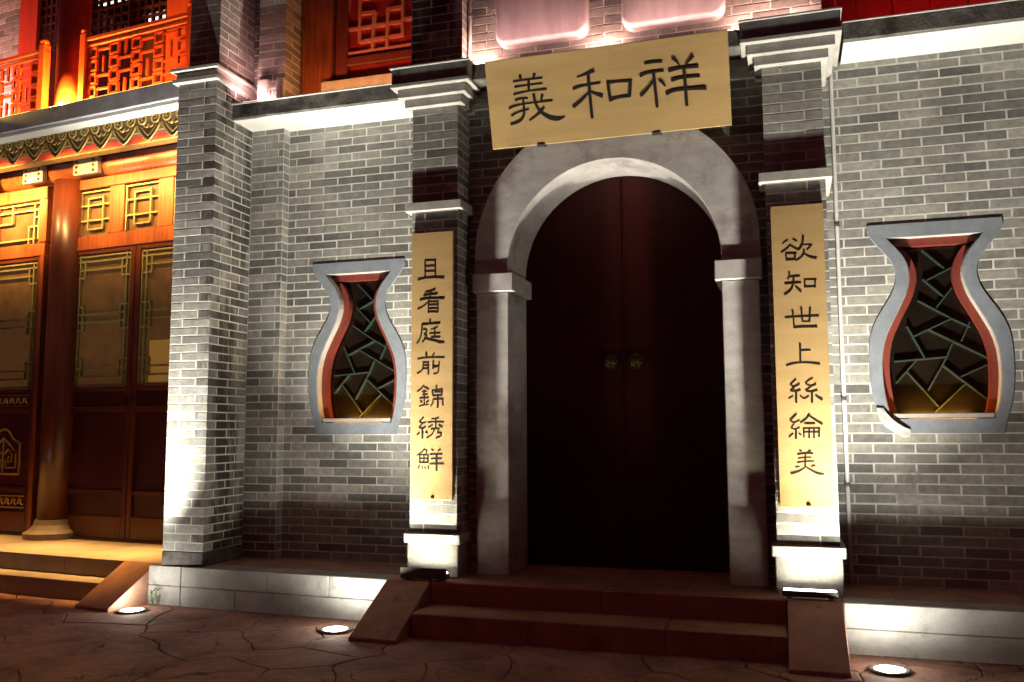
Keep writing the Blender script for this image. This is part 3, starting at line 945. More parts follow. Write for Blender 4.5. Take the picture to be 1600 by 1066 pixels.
# arch ring
bm = new_bm()
K = 44
def arc(cz, r, y, k):
    t = math.pi - math.pi * k / K
    return (AX + r * math.cos(t), y, cz + r * math.sin(t))
YF, YR = 0.175, 0.64
rows = []
for k in range(K + 1):
    o = arc(2.50, 0.985, 0, k); i = arc(2.394, 0.735, 0, k)
    rows.append([bm.verts.new((o[0], 0.30, o[2])), bm.verts.new((o[0], YF + 0.006, o[2])), bm.verts.new((o[0] * 0.994 + AX * 0.006, YF, o[2] - 0.003)),
                 bm.verts.new((i[0] + (i[0] - AX) * 0.008, YF, i[2] + 0.004)), bm.verts.new((i[0], YF + 0.006, i[2])), bm.verts.new((i[0], YR, i[2]))])
zb = 2.374
for s, at in ((-1, 0), (1, -1)):
    ends = [bm.verts.new((v.co.x, v.co.y, zb)) for v in rows[at]]
    if at == 0:
        rows.insert(0, ends)
    else:
        rows.append(ends)
fs = []
for A, B in zip(rows, rows[1:]):
    for k in range(5):
        fs.append(bm.faces.new((A[k], A[k + 1], B[k + 1], B[k])))
bmesh.ops.recalc_face_normals(bm, faces=fs)
obj('arch_ring', bm, 'arch', en, smooth=False)
for s in (-1, 1):
    xa, xb = sorted((AX + s * 0.732, AX + s * 0.972))
    bm = new_bm(); box(bm, xa, xb, YF + 0.002, YR, Z0, 2.238, 0.006); obj('jamb', bm, 'arch', en)
    xa, xb = sorted((AX + s * 0.690, AX + s * 0.992))
    bm = new_bm(); box(bm, xa, xb, YF - 0.032, YR, 2.240, 2.3725, 0.006); obj('impost_block', bm, 'arch', en)
# doors
DY = 0.62
for s in (-1, 1):
    bm = new_bm()
    pts = [(AX + s * 0.004, Z0 + 0.015)]
    pts.append((AX + s * 0.733, Z0 + 0.015))
    for k in range(0, 17):
        t = k / 16 * math.pi / 2
        pts.append((AX + s * max(0.004, 0.733 * math.cos(t)), 2.394 + 0.733 * math.sin(t)))
    prism(bm, pts, 'y', DY, DY + 0.05)
    leaf = obj('door_leaf', bm, 'door', en)
    # meeting strip of the leaf
    for (a, b, z0, z1) in ((0.004, 0.016, 0.30, 3.10),):
        xa, xb = sorted((AX + s * a, AX + s * b))
        bm = new_bm(); box(bm, xa, xb, DY - 0.006, DY - 0.0005, z0, z1, 0.002); obj('meeting_strip', bm, 'door', leaf)
    kx = AX + s * 0.092
    bm = new_bm()
    lathe(bm, [(0.050, 0.0), (0.052, 0.004), (0.045, 0.008), (0.036, 0.010), (0.034, 0.020), (0.022, 0.030), (0.006, 0.034)], (0, 0, 0), 24)
    bmesh.ops.transform(bm, matrix=Matrix.Translation((kx, DY - 0.012, 1.765)) @ Matrix.Rotation(math.pi / 2, 4, 'X'), verts=bm.verts)
    kn = obj('door_knocker', bm, 'brass', leaf, smooth=True)
    bm = new_bm()
    tube(bm, [(kx + 0.038 * math.cos(t), DY - 0.042 + 0.004 * math.cos(t), 1.738 + 0.038 * math.sin(t)) for t in [k * 2 * math.pi / 20 for k in range(21)]], 0.0045, 6)
    obj('knocker_ring', bm, 'brass', leaf, smooth=True)
bm = new_bm(); box(bm, AX - 0.74, AX + 0.74, 0.60, 0.70, Z0, Z0 + 0.013); obj('threshold', bm, 'step', en)

# ================================================================== SIGNS
def stroke(bm, s, y0, y1, to, k=1.0):
    """one brush stroke: x, y, width triples in millimetres, turned into a thin raised shape"""
    pts = [(s[i] / 1000, s[i + 1] / 1000, max(s[i + 2] * k, 3) / 1000) for i in range(0, len(s), 3)]
    # smooth by midpoints
    P = []
    for i in range(len(pts) - 1):
        for t in (0, 0.5) if len(pts) > 2 else (0,):
            P.append(tuple(pts[i][k] * (1 - t) + pts[i + 1][k] * t for k in range(3)))
    P.append(pts[-1])
    if len(P) > 3:
        P = [P[0]] + [tuple((P[i - 1][k] + 2 * P[i][k] + P[i + 1][k]) / 4 for k in range(3)) for i in range(1, len(P) - 1)] + [P[-1]]
    L, R = [], []
    for i, (x, y, w) in enumerate(P):
        a, b = P[max(i - 1, 0)], P[min(i + 1, len(P) - 1)]
        d = Vector((b[0] - a[0], b[1] - a[1]))
        d = d.normalized() if d.length > 1e-9 else Vector((1, 0))
        n = Vector((-d.y, d.x))
        c = Vector((x, y))
        if i == 0:
            L.append(c - d * w * 0.12 + n * w * 0.30); R.append(c - d * w * 0.12 - n * w * 0.30)
        L.append(c + n * w / 2); R.append(c - n * w / 2)
        if i == len(P) - 1:
            L.append(c + d * w * 0.12 + n * w * 0.30); R.append(c + d * w * 0.12 - n * w * 0.30)
    fl = [bm.verts.new(to(p, y1)) for p in L]; fr = [bm.verts.new(to(p, y1)) for p in R]
    bl = [bm.verts.new(to(p, y0)) for p in L]; br = [bm.verts.new(to(p, y0)) for p in R]
    fs = []
    for k in range(len(L) - 1):
        fs.append(bm.faces.new((fl[k], fl[k + 1], fr[k + 1], fr[k])))
        fs.append(bm.faces.new((fl[k], bl[k], bl[k + 1], fl[k + 1])))
        fs.append(bm.faces.new((fr[k], fr[k + 1], br[k + 1], br[k])))
    fs.append(bm.faces.new((fl[0], fr[0], br[0], bl[0])))
    fs.append(bm.faces.new((fl[-1], bl[-1], br[-1], fr[-1])))
    bmesh.ops.recalc_face_normals(bm, faces=fs)

# signboard above the door, its top leaning out
sb = thing('signboard', 'wide gold signboard with three black characters leaning out above the arched door', 'signboard', (-0.953, 0.1, 3.251))
S0 = Vector((-0.953, 0.10, 3.251)); SU = Vector((0, -0.18, 0.575)).normalized(); SNn = Vector((0, -0.575, -0.18)).normalized()
def to_sign(p, d):
    return S0 + Vector((1, 0, 0)) * p[0] + SU * p[1] + SNn * d
bm = new_bm()
vs = box(bm, -0.826, 0.826, 0.0, 0.6025, -0.024, 0.0, 0.004)
for v in bm.verts:
    v.co = to_sign((v.co.x, v.co.y), v.co.z)
obj('board', bm, 'board', sb)
k = 0
for g in ('yi', 'he', 'xiang'):
    bm = new_bm()
    for s in GLYPHS[g]:
        stroke(bm, s, -0.001, 0.0012 + 0.0002 * k, to_sign, 0.9); k += 1
    obj('character', bm, 'ink', sb)
for bx in (-0.47, 0.335):
    bm = new_bm()
    vs = box(bm, bx - 0.028, bx + 0.028, -0.016, 0.006, -0.07, 0.008, 0.002)
    for v in bm.verts:
        v.co = to_sign((v.co.x, v.co.y), v.co.z)
    obj('support_clip', bm, 'housing', sb)

def couplet(x0, names, label):
    cx, cz = x0 + 0.3124 / 2, 0.7973 + 0.93
    t = thing('couplet_board', label, 'signboard', (cx, -0.02, 0.7973), 'couplet boards on the pillars')
    bm = new_bm(); box(bm, x0, x0 + 0.3124, -0.030, -0.006, 0.7973, 2.6573, 0.003); obj('board', bm, 'board', t)
    to = lambda p, d: Vector((cx + p[0], -0.030 - d, cz + p[1]))
    k = 0
    for g in names:
        bm = new_bm()
        for s in GLYPHS[g]:
            stroke(bm, s, -0.001, 0.0012 + 0.0002 * (k % 9), to, 0.84); k += 1
        obj('character', bm, 'ink', t)
    for z in (0.815,):
        bm = new_bm()
        lathe(bm, [(0.013, 0.0), (0.013, 0.004), (0.009, 0.007), (0.003, 0.008)], (0, 0, 0), 16)
        bmesh.ops.transform(bm, matrix=Matrix.Translation((cx + 0.01, -0.031, z)) @ Matrix.Rotation(math.pi / 2, 4, 'X'), verts=bm.verts)
        obj('fixing_bolt', bm, 'brass', t, smooth=True)
    return t
couplet(-2.3399, ['qie', 'kan', 'ting', 'qian', 'jin', 'xiu', 'xian'], 'narrow upright gold board with seven black characters on the pillar left of the door')
couplet(0.0969, ['yu', 'zhi', 'shi', 'shang', 'si', 'lun', 'mei'], 'narrow upright gold board with seven black characters on the pillar right of the door')

# ================================================================== UPPER STOREY over the entrance
uw = thing('upper_wall', 'pink-lit upper brick wall with two rounded plaques above the signboard', 'wall', (-0.9, 0.3, 3.852))
brick_face(uw, (0, 0.20), 0.0, -1.995, 0.46, 3.852, 3.852 + 15 * COURSE, None, phase=0.02, material='brick')
bm = new_bm(); box(bm, -2.0, 0.457, 0.203, 0.34, 3.852, 4.83); obj('mortar_bed', bm, 'mortar', uw)
quoin_pier(uw, -2.402, -2.004, 0.08, 0.42, 3.856, 3.856 + 15 * COURSE, 'brick_stained')
def plaque(x0, x1, z0, z1):
    r, n = 0.085, 7
    def rr(ins):
        pts = []
        for cx, cz, t0 in ((x1 - r, z0 + r, -90), (x1 - r, z1 - r, 0), (x0 + r, z1 - r, 90), (x0 + r, z0 + r, 180)):
            for k in range(n):
                t = math.radians(t0 + 90 * k / (n - 1))
                pts.append((cx + (r - ins) * math.cos(t), cz + (r - ins) * math.sin(t)))
        return pts
    bm = new_bm()
    rings = []
    for ins, y in ((0, 0.205), (0, 0.13), (0.006, 0.115), (0.02, 0.106), (0.03, 0.104)):
        rings.append([bm.verts.new((p[0], y, p[1])) for p in rr(ins)])
    fs = [bm.faces.new(rings[-1])]
    for A, B in zip(rings, rings[1:]):
        for k in range(len(A)):
            fs.append(bm.faces.new((A[k], A[(k + 1) % len(A)], B[(k + 1) % len(A)], B[k])))
    bmesh.ops.recalc_face_normals(bm, faces=fs)
    obj('rounded_plaque', bm, 'pinkplaque', uw)
plaque(-1.765, -1.088, 4.02, 4.62)
plaque(-0.848, -0.150, 4.02, 4.62)

rw = thing('red_panel_wall', 'red boarded upper wall behind the right cornice', 'wall', (1.6, 0.55, 3.852))
bx = 0.462
for k in range(11):
    bm = new_bm(); box(bm, bx + 0.002, bx + 0.228, 0.50 + (k % 2) * 0.006, 0.56, 3.852, 4.75, 0.003); obj('board', bm, 'panelred', rw)
    bx += 0.23
bm = new_bm(); box(bm, 0.462, 2.99, 0.47, 0.499, 3.9, 3.97, 0.003); obj('rail', bm, 'panelred', rw)

# left part of the upper storey: pilaster, recess and red window
ul = thing('upper_window_wall', 'upper wall with pink-lit brick pilaster and a red lattice window above the left cornice', 'wall', (-3.2, 0.5, 3.852))
quoin_pier(ul, -3.815, -3.575, 0.25, 0.52, 3.856, 3.856 + 16 * COURSE, 'brick')
brick_face(ul, (0, 0.42), 0.0, -3.975, -3.822, 3.856, 3.856 + 16 * COURSE, None, phase=-3.975, material='brick_stained')
bm = new_bm(); box(bm, -3.975, -3.82, 0.423, 0.5, 3.856, 4.88); obj('mortar_bed', bm, 'mortar', ul)
for a, b in ((-3.80, -3.70), (-3.63, -3.565)):
    bm = new_bm(); box(bm, a, b, 0.215, 0.245, 3.86, 4.06, 0.004); obj('foot_block', bm, 'fillet', ul)
bm = new_bm(); box(bm, -3.56, -3.285, 0.47, 0.55, 3.856, 4.9, 0.004); obj('window_post', bm, 'redwood', ul)
bm = new_bm(); box(bm, -3.335, -2.40, 0.40, 0.60, 3.90, 4.058, 0.005); obj('window_sill', bm, 'fillet', ul)
bm = new_bm(); box(bm, -3.28, -2.39, 0.545, 0.60, 3.856, 4.9); wn_ = obj('red_window', bm, 'panelred', ul)
for (a, b, z0, z1) in ((-3.258, -3.155, 4.062, 4.9), (-3.153, -2.41, 4.205, 4.275)):
    bm = new_bm(); box(bm, a, b, 0.49, 0.543, z0, z1, 0.005); obj('window_frame', bm, 'winred', wn_)
def wz(p):
    u, v = 380 + p[0] / 5.714, p[1] / 5.714
    return (-3.150 + (u - 545) * 0.005726, 4.768 - v * 0.00542 - (u - 545) * 0.00075)
for p, q in (((935, -60), (905, 480)), ((905, 480), (1490, 395)), ((1035, -60), (1033, 372)), ((1162, 100), (1152, 440)), ((1035, 118), (1172, 100)), ((1285, 72), (1280, 420)),
             ((1283, 82), (1412, 62)), ((1415, -60), (1415, 312)), ((925, 260), (1035, 246)), ((1035, 246), (1415, 190)), ((1415, 175), (1500, 162)), ((1033, 368), (1420, 308)),
             ((1172, 100), (1165, 220)), ((1040, -20), (1300, -40))):
    bm = new_bm(); bar(bm, wz(p), wz(q), 0.024, 0.512 + random.uniform(-0.002, 0.002), 0.544); obj('lattice_bar', bm, 'winbar', wn_)

# ================================================================== PORCH WING (turned a few degrees from the entrance front)
PO = Vector((-4.40, 0.0, 0.0)); PT = math.radians(-6.5)
TP = Matrix.Translation(PO) @ Matrix.Rotation(PT, 4, 'Z')
def PW(a, b, z):
    return TP @ Vector((a, b, z))
def pbox(name, m, parent, a0, a1, b0, b1, z0, z1, bev=0.004):
    bm = new_bm(); box(bm, a0, a1, b0, b1, z0, z1, bev)
    return obj(name, bm, m, parent, TP)

pp_ = thing('porch_platform', 'warm-lit stone porch floor with steps and sloping cheek stone left of the pier', 'platform', PW(-2, 0.4, 0), kind='structure')
for a, b in ((-4.4, -3.3), (-3.3, -2.1), (-2.1, -1.0), (-1.0, -0.02)):
    pbox('floor_slab', 'porchstone', pp_, a + 0.0012, b - 0.0012, 0.0, 1.25, 0.142, Z0)
for a, b in ((-4.4, -2.9), (-2.9, -1.5), (-1.5, -0.356)):
    pbox('step_stone', 'porchstone', pp_, a + 0.0012, b - 0.0012, -0.20, 0.05, -0.02, 0.14)
bm = new_bm()
prism(bm, [(-0.44, -0.02), (-0.44, 0.022), (-0.001, Z0 + 0.001), (-0.001, -0.02)], 'x', -0.353, -0.024)
bmesh.ops.bevel(bm, geom=list(bm.edges), offset=0.003, segments=1, affect='EDGES')
obj('cheek_stone', bm, 'step', pp_, TP)

sf = thing('wooden_shopfront', 'carved wooden shopfront of lattice doors glowing orange under a gilded fascia', 'shopfront', PW(-1.8, 0.9, Z0))
B0 = 0.88
def lattice(parent, rect, segs, m='olive', w=0.016, b0=None, b1=None):
    b0 = B0 - 0.005 if b0 is None else b0
    b1 = B0 + 0.02 if b1 is None else b1
    a0, a1, z0, z1 = rect
    for k, (u0, v0, u1, v1) in enumerate(segs):
        bm = new_bm()
        e = 0.0012 * (k % 3)
        bar(bm, (a0 + (a1 - a0) * u0, z1 - (z1 - z0) * v0), (a0 + (a1 - a0) * u1, z1 - (z1 - z0) * v1), w, b0 + e, b1)
        obj('lattice_bar', bm, m, parent, TP)
LEAF_L = []
for mu in (0, 1):
    X = (lambda u, mu=mu: 1 - u if mu else u)
    LEAF_L += [(X(.012), 0, X(.012), 1), (X(.085), 0, X(.085), 1)]
    for v0, v1 in ((.045, .175), (.395, .575), (.80, .925)):
        LEAF_L.append((X(.17), v0, X(.17), v1))
    for v in (.175, .395, .575, .80):
        LEAF_L.append((X(0), v, X(.17), v))
LEAF_L += [(0, .012, 1, .012), (0, .050, 1, .050), (.08, .115, .92, .115), (.08, .455, .92, .455), (.08, .515, .92, .515), (.08, .862, .92, .862), (0, .925, 1, .925), (0, .99, 1, .99)]
TR_L = [(0, .33, 1, .33), (0, .67, 1, .67), (.27, .17, .27, .87), (.75, .13, .75, .85), (.27, .17, .75, .17), (.27, .87, .75, .87), (.03, 0, .03, 1), (0, .02, 1, .02)]

def leaf(a0, a1, carved):
    """one door leaf whose glass runs from a0 to a1"""
    g0, g1 = 1.693, 2.955
    bm = new_bm(); box(bm, a0 - 0.002, a1 + 0.002, B0 + 0.022, B0 + 0.03, g0, g1)
    lf = obj('door_leaf', bm, 'dpane', sf, TP)
    for s0, s1 in ((a0 - 0.058, a0 - 0.001), (a1 + 0.001, a1 + 0.056)):
        pb(lf, 'stile', 'leafwood', s0, s1, B0 - 0.02, B0 + 0.03, 0.30, 2.998)
    for z0, z1 in ((0.30, 0.500), (0.688, 0.735), (1.448, 1.502), (1.645, 1.690), (2.958, 2.998)):
        pb(lf, 'rail', 'leafwood', a0, a1, B0 - 0.018, B0 + 0.03, z0, z1)
    for z0, z1 in ((0.501, 0.687), (0.736, 1.447), (1.503, 1.644)):
        pb(lf, 'panel', 'darkwood', a0, a1, B0 + 0.004, B0 + 0.02, z0, z1)
    lattice(lf, (a0, a1, g0, g1), LEAF_L)
    if carved:
        c = (a0 + a1) / 2
        def gt(pts, r=0.011):
            bm = new_bm(); tube(bm, [(c + x, B0 - 0.004, z) for x, z in pts], r, 6); obj('gilt_carving', bm, 'gold', lf, TP)
        gt([(-0.235, 0.86), (0.235, 0.86), (0.24, 0.95), (0.235, 1.16), (0.14, 1.20), (0.07, 1.275), (0, 1.295), (-0.07, 1.275), (-0.14, 1.20), (-0.235, 1.16), (-0.24, 0.95), (-0.235, 0.86)])
        gt([(-0.155, 1.09), (-0.07, 1.16), (0, 1.205), (0.07, 1.16), (0.155, 1.09)], 0.009)
        gt([(0, 1.205), (0, 0.87)], 0.009)
        for s in (-1, 1):
            gt([(s * x, z) for x, z in ((0.02, 1.05), (0.07, 1.10), (0.13, 1.05), (0.12, 0.98), (0.075, 0.97), (0.07, 1.02), (0.10, 1.03))], 0.008)
            gt([(s * x, z) for x, z in ((0.18, 1.06), (0.185, 0.92), (0.04, 0.92), (0.04, 1.0))], 0.008)
        for zc in (0.594, 1.573):
            for k in range(7):
                x0 = -0.27 + k * 0.09
                gt([(x0 - 0.03, zc - 0.02), (x0 - 0.01, zc + 0.03), (x0 + 0.02, zc + 0.02), (x0 + 0.01, zc - 0.01), (x0 + 0.035, zc - 0.03)], 0.007)
            gt([(-0.33, zc - 0.055), (0.33, zc - 0.055), (0.33, zc + 0.055), (-0.33, zc + 0.055), (-0.33, zc - 0.055)], 0.005)
    return lf
def pb(parent, name, m, a0, a1, b0, b1, z0, z1, bev=0.004):
    bm = new_bm(); box(bm, a0, a1, b0, b1, z0, z1, bev)
    return obj(name, bm, m, parent, TP)

l1 = leaf(-2.085, -1.355, False)
l2 = leaf(-1.230, -0.500, False)
bm = new_bm(); box(bm, -1.12, -0.51, B0 + 0.0205, B0 + 0.0215, 1.70, 2.10); obj('room_glow', bm, 'room_glow', l2, TP)  # self-lit amber sheet added on the pane, stands in for room light
leaf(-3.340, -2.605, True)
# small brass hasps where the leaves meet
for a in (-1.325, -1.262):
    bm = new_bm(); box(bm, a - 0.012, a + 0.012, B0 - 0.034, B0 - 0.0215, 1.515, 1.585, 0.003); obj('hasp', bm, 'brass', sf, TP)
# transom lights
for a0, a1, z0, z1 in ((-2.066, -1.656, 3.152, 3.586), (-1.465, -1.042, 3.152, 3.590), (-0.86, -0.45, 3.152, 3.59), (-3.22, -2.612, 3.140, 3.560)):
    bm = new_bm(); box(bm, a0, a1, B0 + 0.03, B0 + 0.038, z0, z1)
    tw = obj('transom_window', bm, 'dpane', sf, TP)
    if a0 < -3:
        segs = [(.33, 0, .33, .45), (.86, 0, .86, 1), (0, .18, .96, .18), (0, .45, .33, .45), (.96, .18, .96, .9), (.86, .36, 1, .36), (.86, .58, 1, .58), (0, .88, .9, .88), (.74, .58, .86, .58), (.74, .58, .74, 1), (0, .02, 1, .02), (.985, 0, .985, 1)]
        lattice(tw, (a0, a1, z0, z1), segs)
    else:
        lattice(tw, (a0, a1, z0, z1), TR_L)
def frame(name, a0, a1, z0, z1, b0=B0 - 0.03, m='redwood', bev=0.005):
    pbox(name, m, sf, a0, a1, b0, B0 + 0.05, z0, z1, bev)
for a0, a1 in ((-2.185, -2.068), (-1.654, -1.467), (-1.040, -0.862), (-0.448, -0.2), (-2.61, -2.50), (-3.5, -3.222)):
    frame('transom_post', a0, a1, 3.140, 3.600, B0 - 0.022)
frame('transom_rail', -2.185, -0.2, 3.000, 3.138)
frame('transom_rail', -2.185, -0.2, 3.602, 3.700)
frame('transom_rail', -3.5, -2.50, 3.000, 3.128)
frame('transom_rail', -3.5, -2.50, 3.572, 3.700)
frame('door_post', -2.20, -2.146, 0.30, 2.999, B0 - 0.04)
frame('door_post', -2.548, -2.49, 0.30, 2.999, B0 - 0.04)
pbox('door_sill', 'darkwood', sf, -3.5, -0.2, B0 - 0.05, B0 + 0.06, Z0 + 0.001, 0.298)
bm = new_bm()                                                     # rounded lintel beam
tube(bm, [(-3.6, B0 + 0.03, 3.815), (-0.1, B0 + 0.03, 3.815)], 0.112, 20)
obj('lintel_beam', bm, 'redwood', sf, TP, smooth=True)
for a0, a1 in ((-2.02, -1.70), (-2.72, -2.44), (-3.4, -3.12)):
    blk = pbox('bracket_block', 'porchstone', sf, a0, a1, B0 - 0.14, B0 - 0.085, 3.712, 3.868, 0.006)
    for i in range(3):
        for a in (a0 + 0.05, a1 - 0.05):
            bm = new_bm(); box(bm, a - 0.014, a + 0.014, B0 - 0.152, B0 - 0.141, 3.728 + i * 0.05, 3.752 + i * 0.05, 0.004); obj('stud', bm, 'brass', blk, TP)
# back wall behind the doors, ceiling, beam and gilded fascia
pbox('back_board', 'darkwood', sf, -4.3, -0.1, B0 + 0.09, B0 + 0.14, 0.29, 3.93, 0)
pbox('ceiling_board', 'redwood', sf, -4.4, -0.03, 0.181, B0 + 0.14, 3.935, 3.96, 0)
pbox('front_beam', 'brightred', sf, -4.4, -0.03, 0.50, 0.58, 3.812, 3.933)
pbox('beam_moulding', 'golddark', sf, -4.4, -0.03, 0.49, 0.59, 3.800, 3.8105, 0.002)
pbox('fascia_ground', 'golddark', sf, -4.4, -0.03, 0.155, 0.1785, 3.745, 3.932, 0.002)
def spiral(cx, cz, r, s, turns=1.6, n=20):
    return [(cx + s * r * (1 - 0.8 * k / n) * math.cos(math.pi * 0.5 - turns * 2 * math.pi * k / n), 0.148, cz + r * (1 - 0.8 * k / n) * math.sin(math.pi * 0.5 - turns * 2 * math.pi * k / n)) for k in range(n + 1)]
lobe_me = None
UW = 0.27
for k in range(16):
    ac = -0.165 - k * UW
    if lobe_me is None:
        bm = new_bm()
        prism(bm, [(-UW / 2 + 0.004, 3.80), (-0.10, 3.745), (-0.05, 3.70), (0, 3.664), (0.05, 3.70), (0.10, 3.745), (UW / 2 - 0.004, 3.80), (UW / 2 - 0.004, 3.86), (-UW / 2 + 0.004, 3.86)], 'y', 0.150, 0.1545)
        gb = bm
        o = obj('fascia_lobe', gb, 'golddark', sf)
        o.data.transform(Matrix.Translation((0, 0, 0)))
        lobe_me = o.data
        bm = new_bm()
        for s in (-1, 1):
            tube(bm, spiral(s * 0.066, 3.852, 0.056, s), [0.010] * 15 + [0.008] * 6, 6)
            tube(bm, [(s * x, 0.146, z) for x, z in ((0.128, 3.80), (0.115, 3.775), (0.075, 3.725), (0.035, 3.685), (0.0, 3.663))], 0.008, 6)
            tube(bm, [(s * x, 0.147, z) for x, z in ((0.085, 3.785), (0.05, 3.745), (0.015, 3.715), (0.0, 3.705))], 0.007, 6)
            tube(bm, [(s * x, 0.147, z) for x, z in ((0.0, 3.80), (0.02, 3.775), (0.045, 3.785), (0.055, 3.80))], 0.007, 6)
        tmp = bpy.data.meshes.new('carved_scroll'); bm.to_mesh(tmp); bm.free()
        for p in tmp.polygons:
            p.use_smooth = True
        tmp.materials.append(MAT['gold'])
        scroll_me = tmp
        bpy.data.objects.remove(o)
        base_loc = None
    # lobe mesh has its own origin at (0, 0.15225, 3.664)
    lo = bpy.data.objects.new('fascia_lobe', lobe_me); COL.objects.link(lo)
    place(lo, PW(ac, 0.15225, 3.664), sf); lo.rotation_euler = (0, 0, PT)
    so = bpy.data.objects.new('carved_scroll', scroll_me); COL.objects.link(so)
    so.parent = lo; so.location = (0, -0.15225, -3.664)
    ORG[so] = ORG[lo]

# porch column with its stone base
pc = thing('porch_column', 'round red-brown column on a flared stone base between the lattice doors', 'column', PW(-2.19, 0.86, Z0))
bm = new_bm(); lathe(bm, [(0.156, 0.175), (0.155, 1.2), (0.150, 2.6), (0.143, 3.42)], PW(-2.19, 0.86, Z0), 36); obj('shaft', bm, 'leafwood', pc, smooth=True)
bm = new_bm(); lathe(bm, [(0.262, 0.001), (0.265, 0.055), (0.250, 0.062), (0.212, 0.085), (0.180, 0.125), (0.169, 0.174)], PW(-2.19, 0.86, Z0), 8 * 4); obj('base_stone', bm, 'porchstone', pc)

# ---- balcony above the porch
ba = thing('balcony', 'red fretwork balcony lit orange on a grey ledge above the porch', 'balcony', PW(-1.8, 0.5, 3.87))
pbox('ledge', 'ledge', ba, -4.4, 0.10, 0.0, 1.15, 3.9075, 4.055)
pbox('ledge_fillet', 'white', ba, -4.4, 0.08, 0.03, 0.20, 3.875, 3.906)
for a0, a1 in ((-4.3, -1.65), (-1.19, 0.06)):
    pbox('top_rail', 'brightred', ba, a0, a1, 0.09, 0.15, 4.625, 4.66)
    pbox('mid_rail', 'brightred', ba, a0, a1, 0.10, 0.14, 4.575, 4.595)
    pbox('bottom_rail', 'brightred', ba, a0, a1, 0.10, 0.14, 4.085, 4.105)
for a in (-1.175, -1.685, 0.035):
    p = pbox('rail_post', 'brightred', ba, a - 0.035, a + 0.035, 0.085, 0.155, 4.057, 4.70)
    bm = new_bm(); lathe(bm, [(0.025, 0), (0.04, 0.015), (0.038, 0.04), (0.02, 0.06)], PW(a, 0.12, 4.701), 16); obj('post_cap', bm, 'brightred', p, smooth=True)
# fretwork panels
sq_me = {}
def fret(a0, a1):
    n = max(2, int((a1 - a0) / 0.118))
    cw = (a1 - a0) / n
    zc0, ch = 4.106, (4.574 - 4.106) / 4
    w = 0.0155
    key = round(cw, 4)
    if key not in sq_me:
        bm = new_bm()
        for (p, q) in (((-cw / 2, -ch / 2), (cw / 2, -ch / 2)), ((-cw / 2, ch / 2), (cw / 2, ch / 2)), ((-cw / 2, -ch / 2), (-cw / 2, ch / 2)), ((cw / 2, -ch / 2), (cw / 2, ch / 2))):
            dx, dz = q[0] - p[0], q[1] - p[1]
            s = 0.36
            # open square of four slats
            if dx:
                box(bm, p[0] * 2 * s - w / 2 + 0, q[0] * 2 * s + w / 2, -0.014, 0.014, p[1] * 2 * s - w / 2, p[1] * 2 * s + w / 2)
            else:
                box(bm, p[0] * 2 * s - w / 2 + 0.0004, p[0] * 2 * s + w / 2 + 0.0004, -0.0137, 0.0137, p[1] * 2 * s + w / 2, q[1] * 2 * s - w / 2)
        me = bpy.data.meshes.new('fret_square'); bm.to_mesh(me); bm.free(); me.materials.append(MAT['brightred'])
        sq_me[key] = me
    for j in range(4):
        for i in range(n):
            A, Zc = a0 + (i + 0.5) * cw, zc0 + (j + 0.5) * ch
            if (i + 2 * j) % 4 in (0, 2) and (j % 2 == 0 or (i % 4) != 1):
                o = bpy.data.objects.new('fret_square', sq_me[key]); COL.objects.link(o)
                place(o, PW(A, 0.12, Zc), ba); o.rotation_euler = (0, 0, PT)
            else:
                bm = new_bm()
                if (i + j) % 3 != 0:
                    box(bm, A - cw * 0.64, A + cw * 0.64, 0.108, 0.131, Zc + 0.018 - w / 2, Zc + 0.018 + w / 2)
                else:
                    box(bm, A - w / 2, A + w / 2, 0.109, 0.130, Zc - ch * 0.6, Zc + ch * 0.62)
                obj('fret_bar', bm, 'brightred', ba, TP)
fret(-1.138, -0.002)
fret(-3.3, -1.722)
bc = thing('balcony_column', 'round red column lit yellow standing on the balcony ledge', 'column', PW(-1.465, 0.235, 4.056))
bm = new_bm(); lathe(bm, [(0.142, 0.001), (0.142, 0.03), (0.135, 0.04), (0.133, 1.7)], PW(-1.465, 0.235, 4.056), 32); obj('shaft', bm, 'brightred', bc, smooth=True)

# rooms behind the balcony
bw = thing('balcony_back_wall', 'pink-lit wall and dark lattice windows behind the balcony railing', 'wall', PW(-2.2, 1.0, 4.06))
BB = 0.90
org = PW(0, BB, 0)
brick_face(bw, (org.x, org.y), PT, -4.0, -3.07, 4.60, 4.60 + 22 * COURSE, None, phase=0.05)
pbox('mortar_bed', 'mortar', bw, -4.0, -3.072, BB + 0.003, BB + 0.12, 4.06, 6.0, 0)
pbox('jamb', 'brightred', bw, -3.068, -2.80, BB - 0.03, BB + 0.12, 4.06, 6.0)
pbox('panel', 'brightred', bw, -1.06, -0.02, BB, BB + 0.08, 4.06, 6.0)
pbox('under_panel', 'darkwood', bw, -2.798, -1.062, BB, BB + 0.08, 4.06, 5.05)
for a0, a1 in ((-2.795, -2.40), (-2.05, -1.56), (-1.52, -1.07)):
    bm = new_bm(); box(bm, a0, a1, BB + 0.045, BB + 0.05, 5.06, 6.0)
    w = obj('lattice_window', bm, 'clear', bw, TP)
    segs = []
    for i in range(6):
        segs.append((i / 5, 0, i / 5, 1))
    for j in range(11):
        segs.append((0, j / 10, 1, j / 10))
    lattice(w, (a0, a1, 5.06, 6.0), segs, 'darkwood', 0.022, BB + 0.005, BB + 0.04)
pbox('mullion', 'darkwood', bw, -2.397, -2.053, BB - 0.01, BB + 0.08, 5.06, 6.0)
pbox('mullion', 'darkwood', bw, -1.557, -1.523, BB - 0.01, BB + 0.08, 5.06, 6.0)
pbox('room_back', 'upane', bw, -3.3, -0.3, 2.6, 2.65, 4.1, 6.6, 0)
pbox('room_ceiling', 'upane', bw, -3.3, -0.3, BB + 0.13, 2.59, 6.2, 6.25, 0)
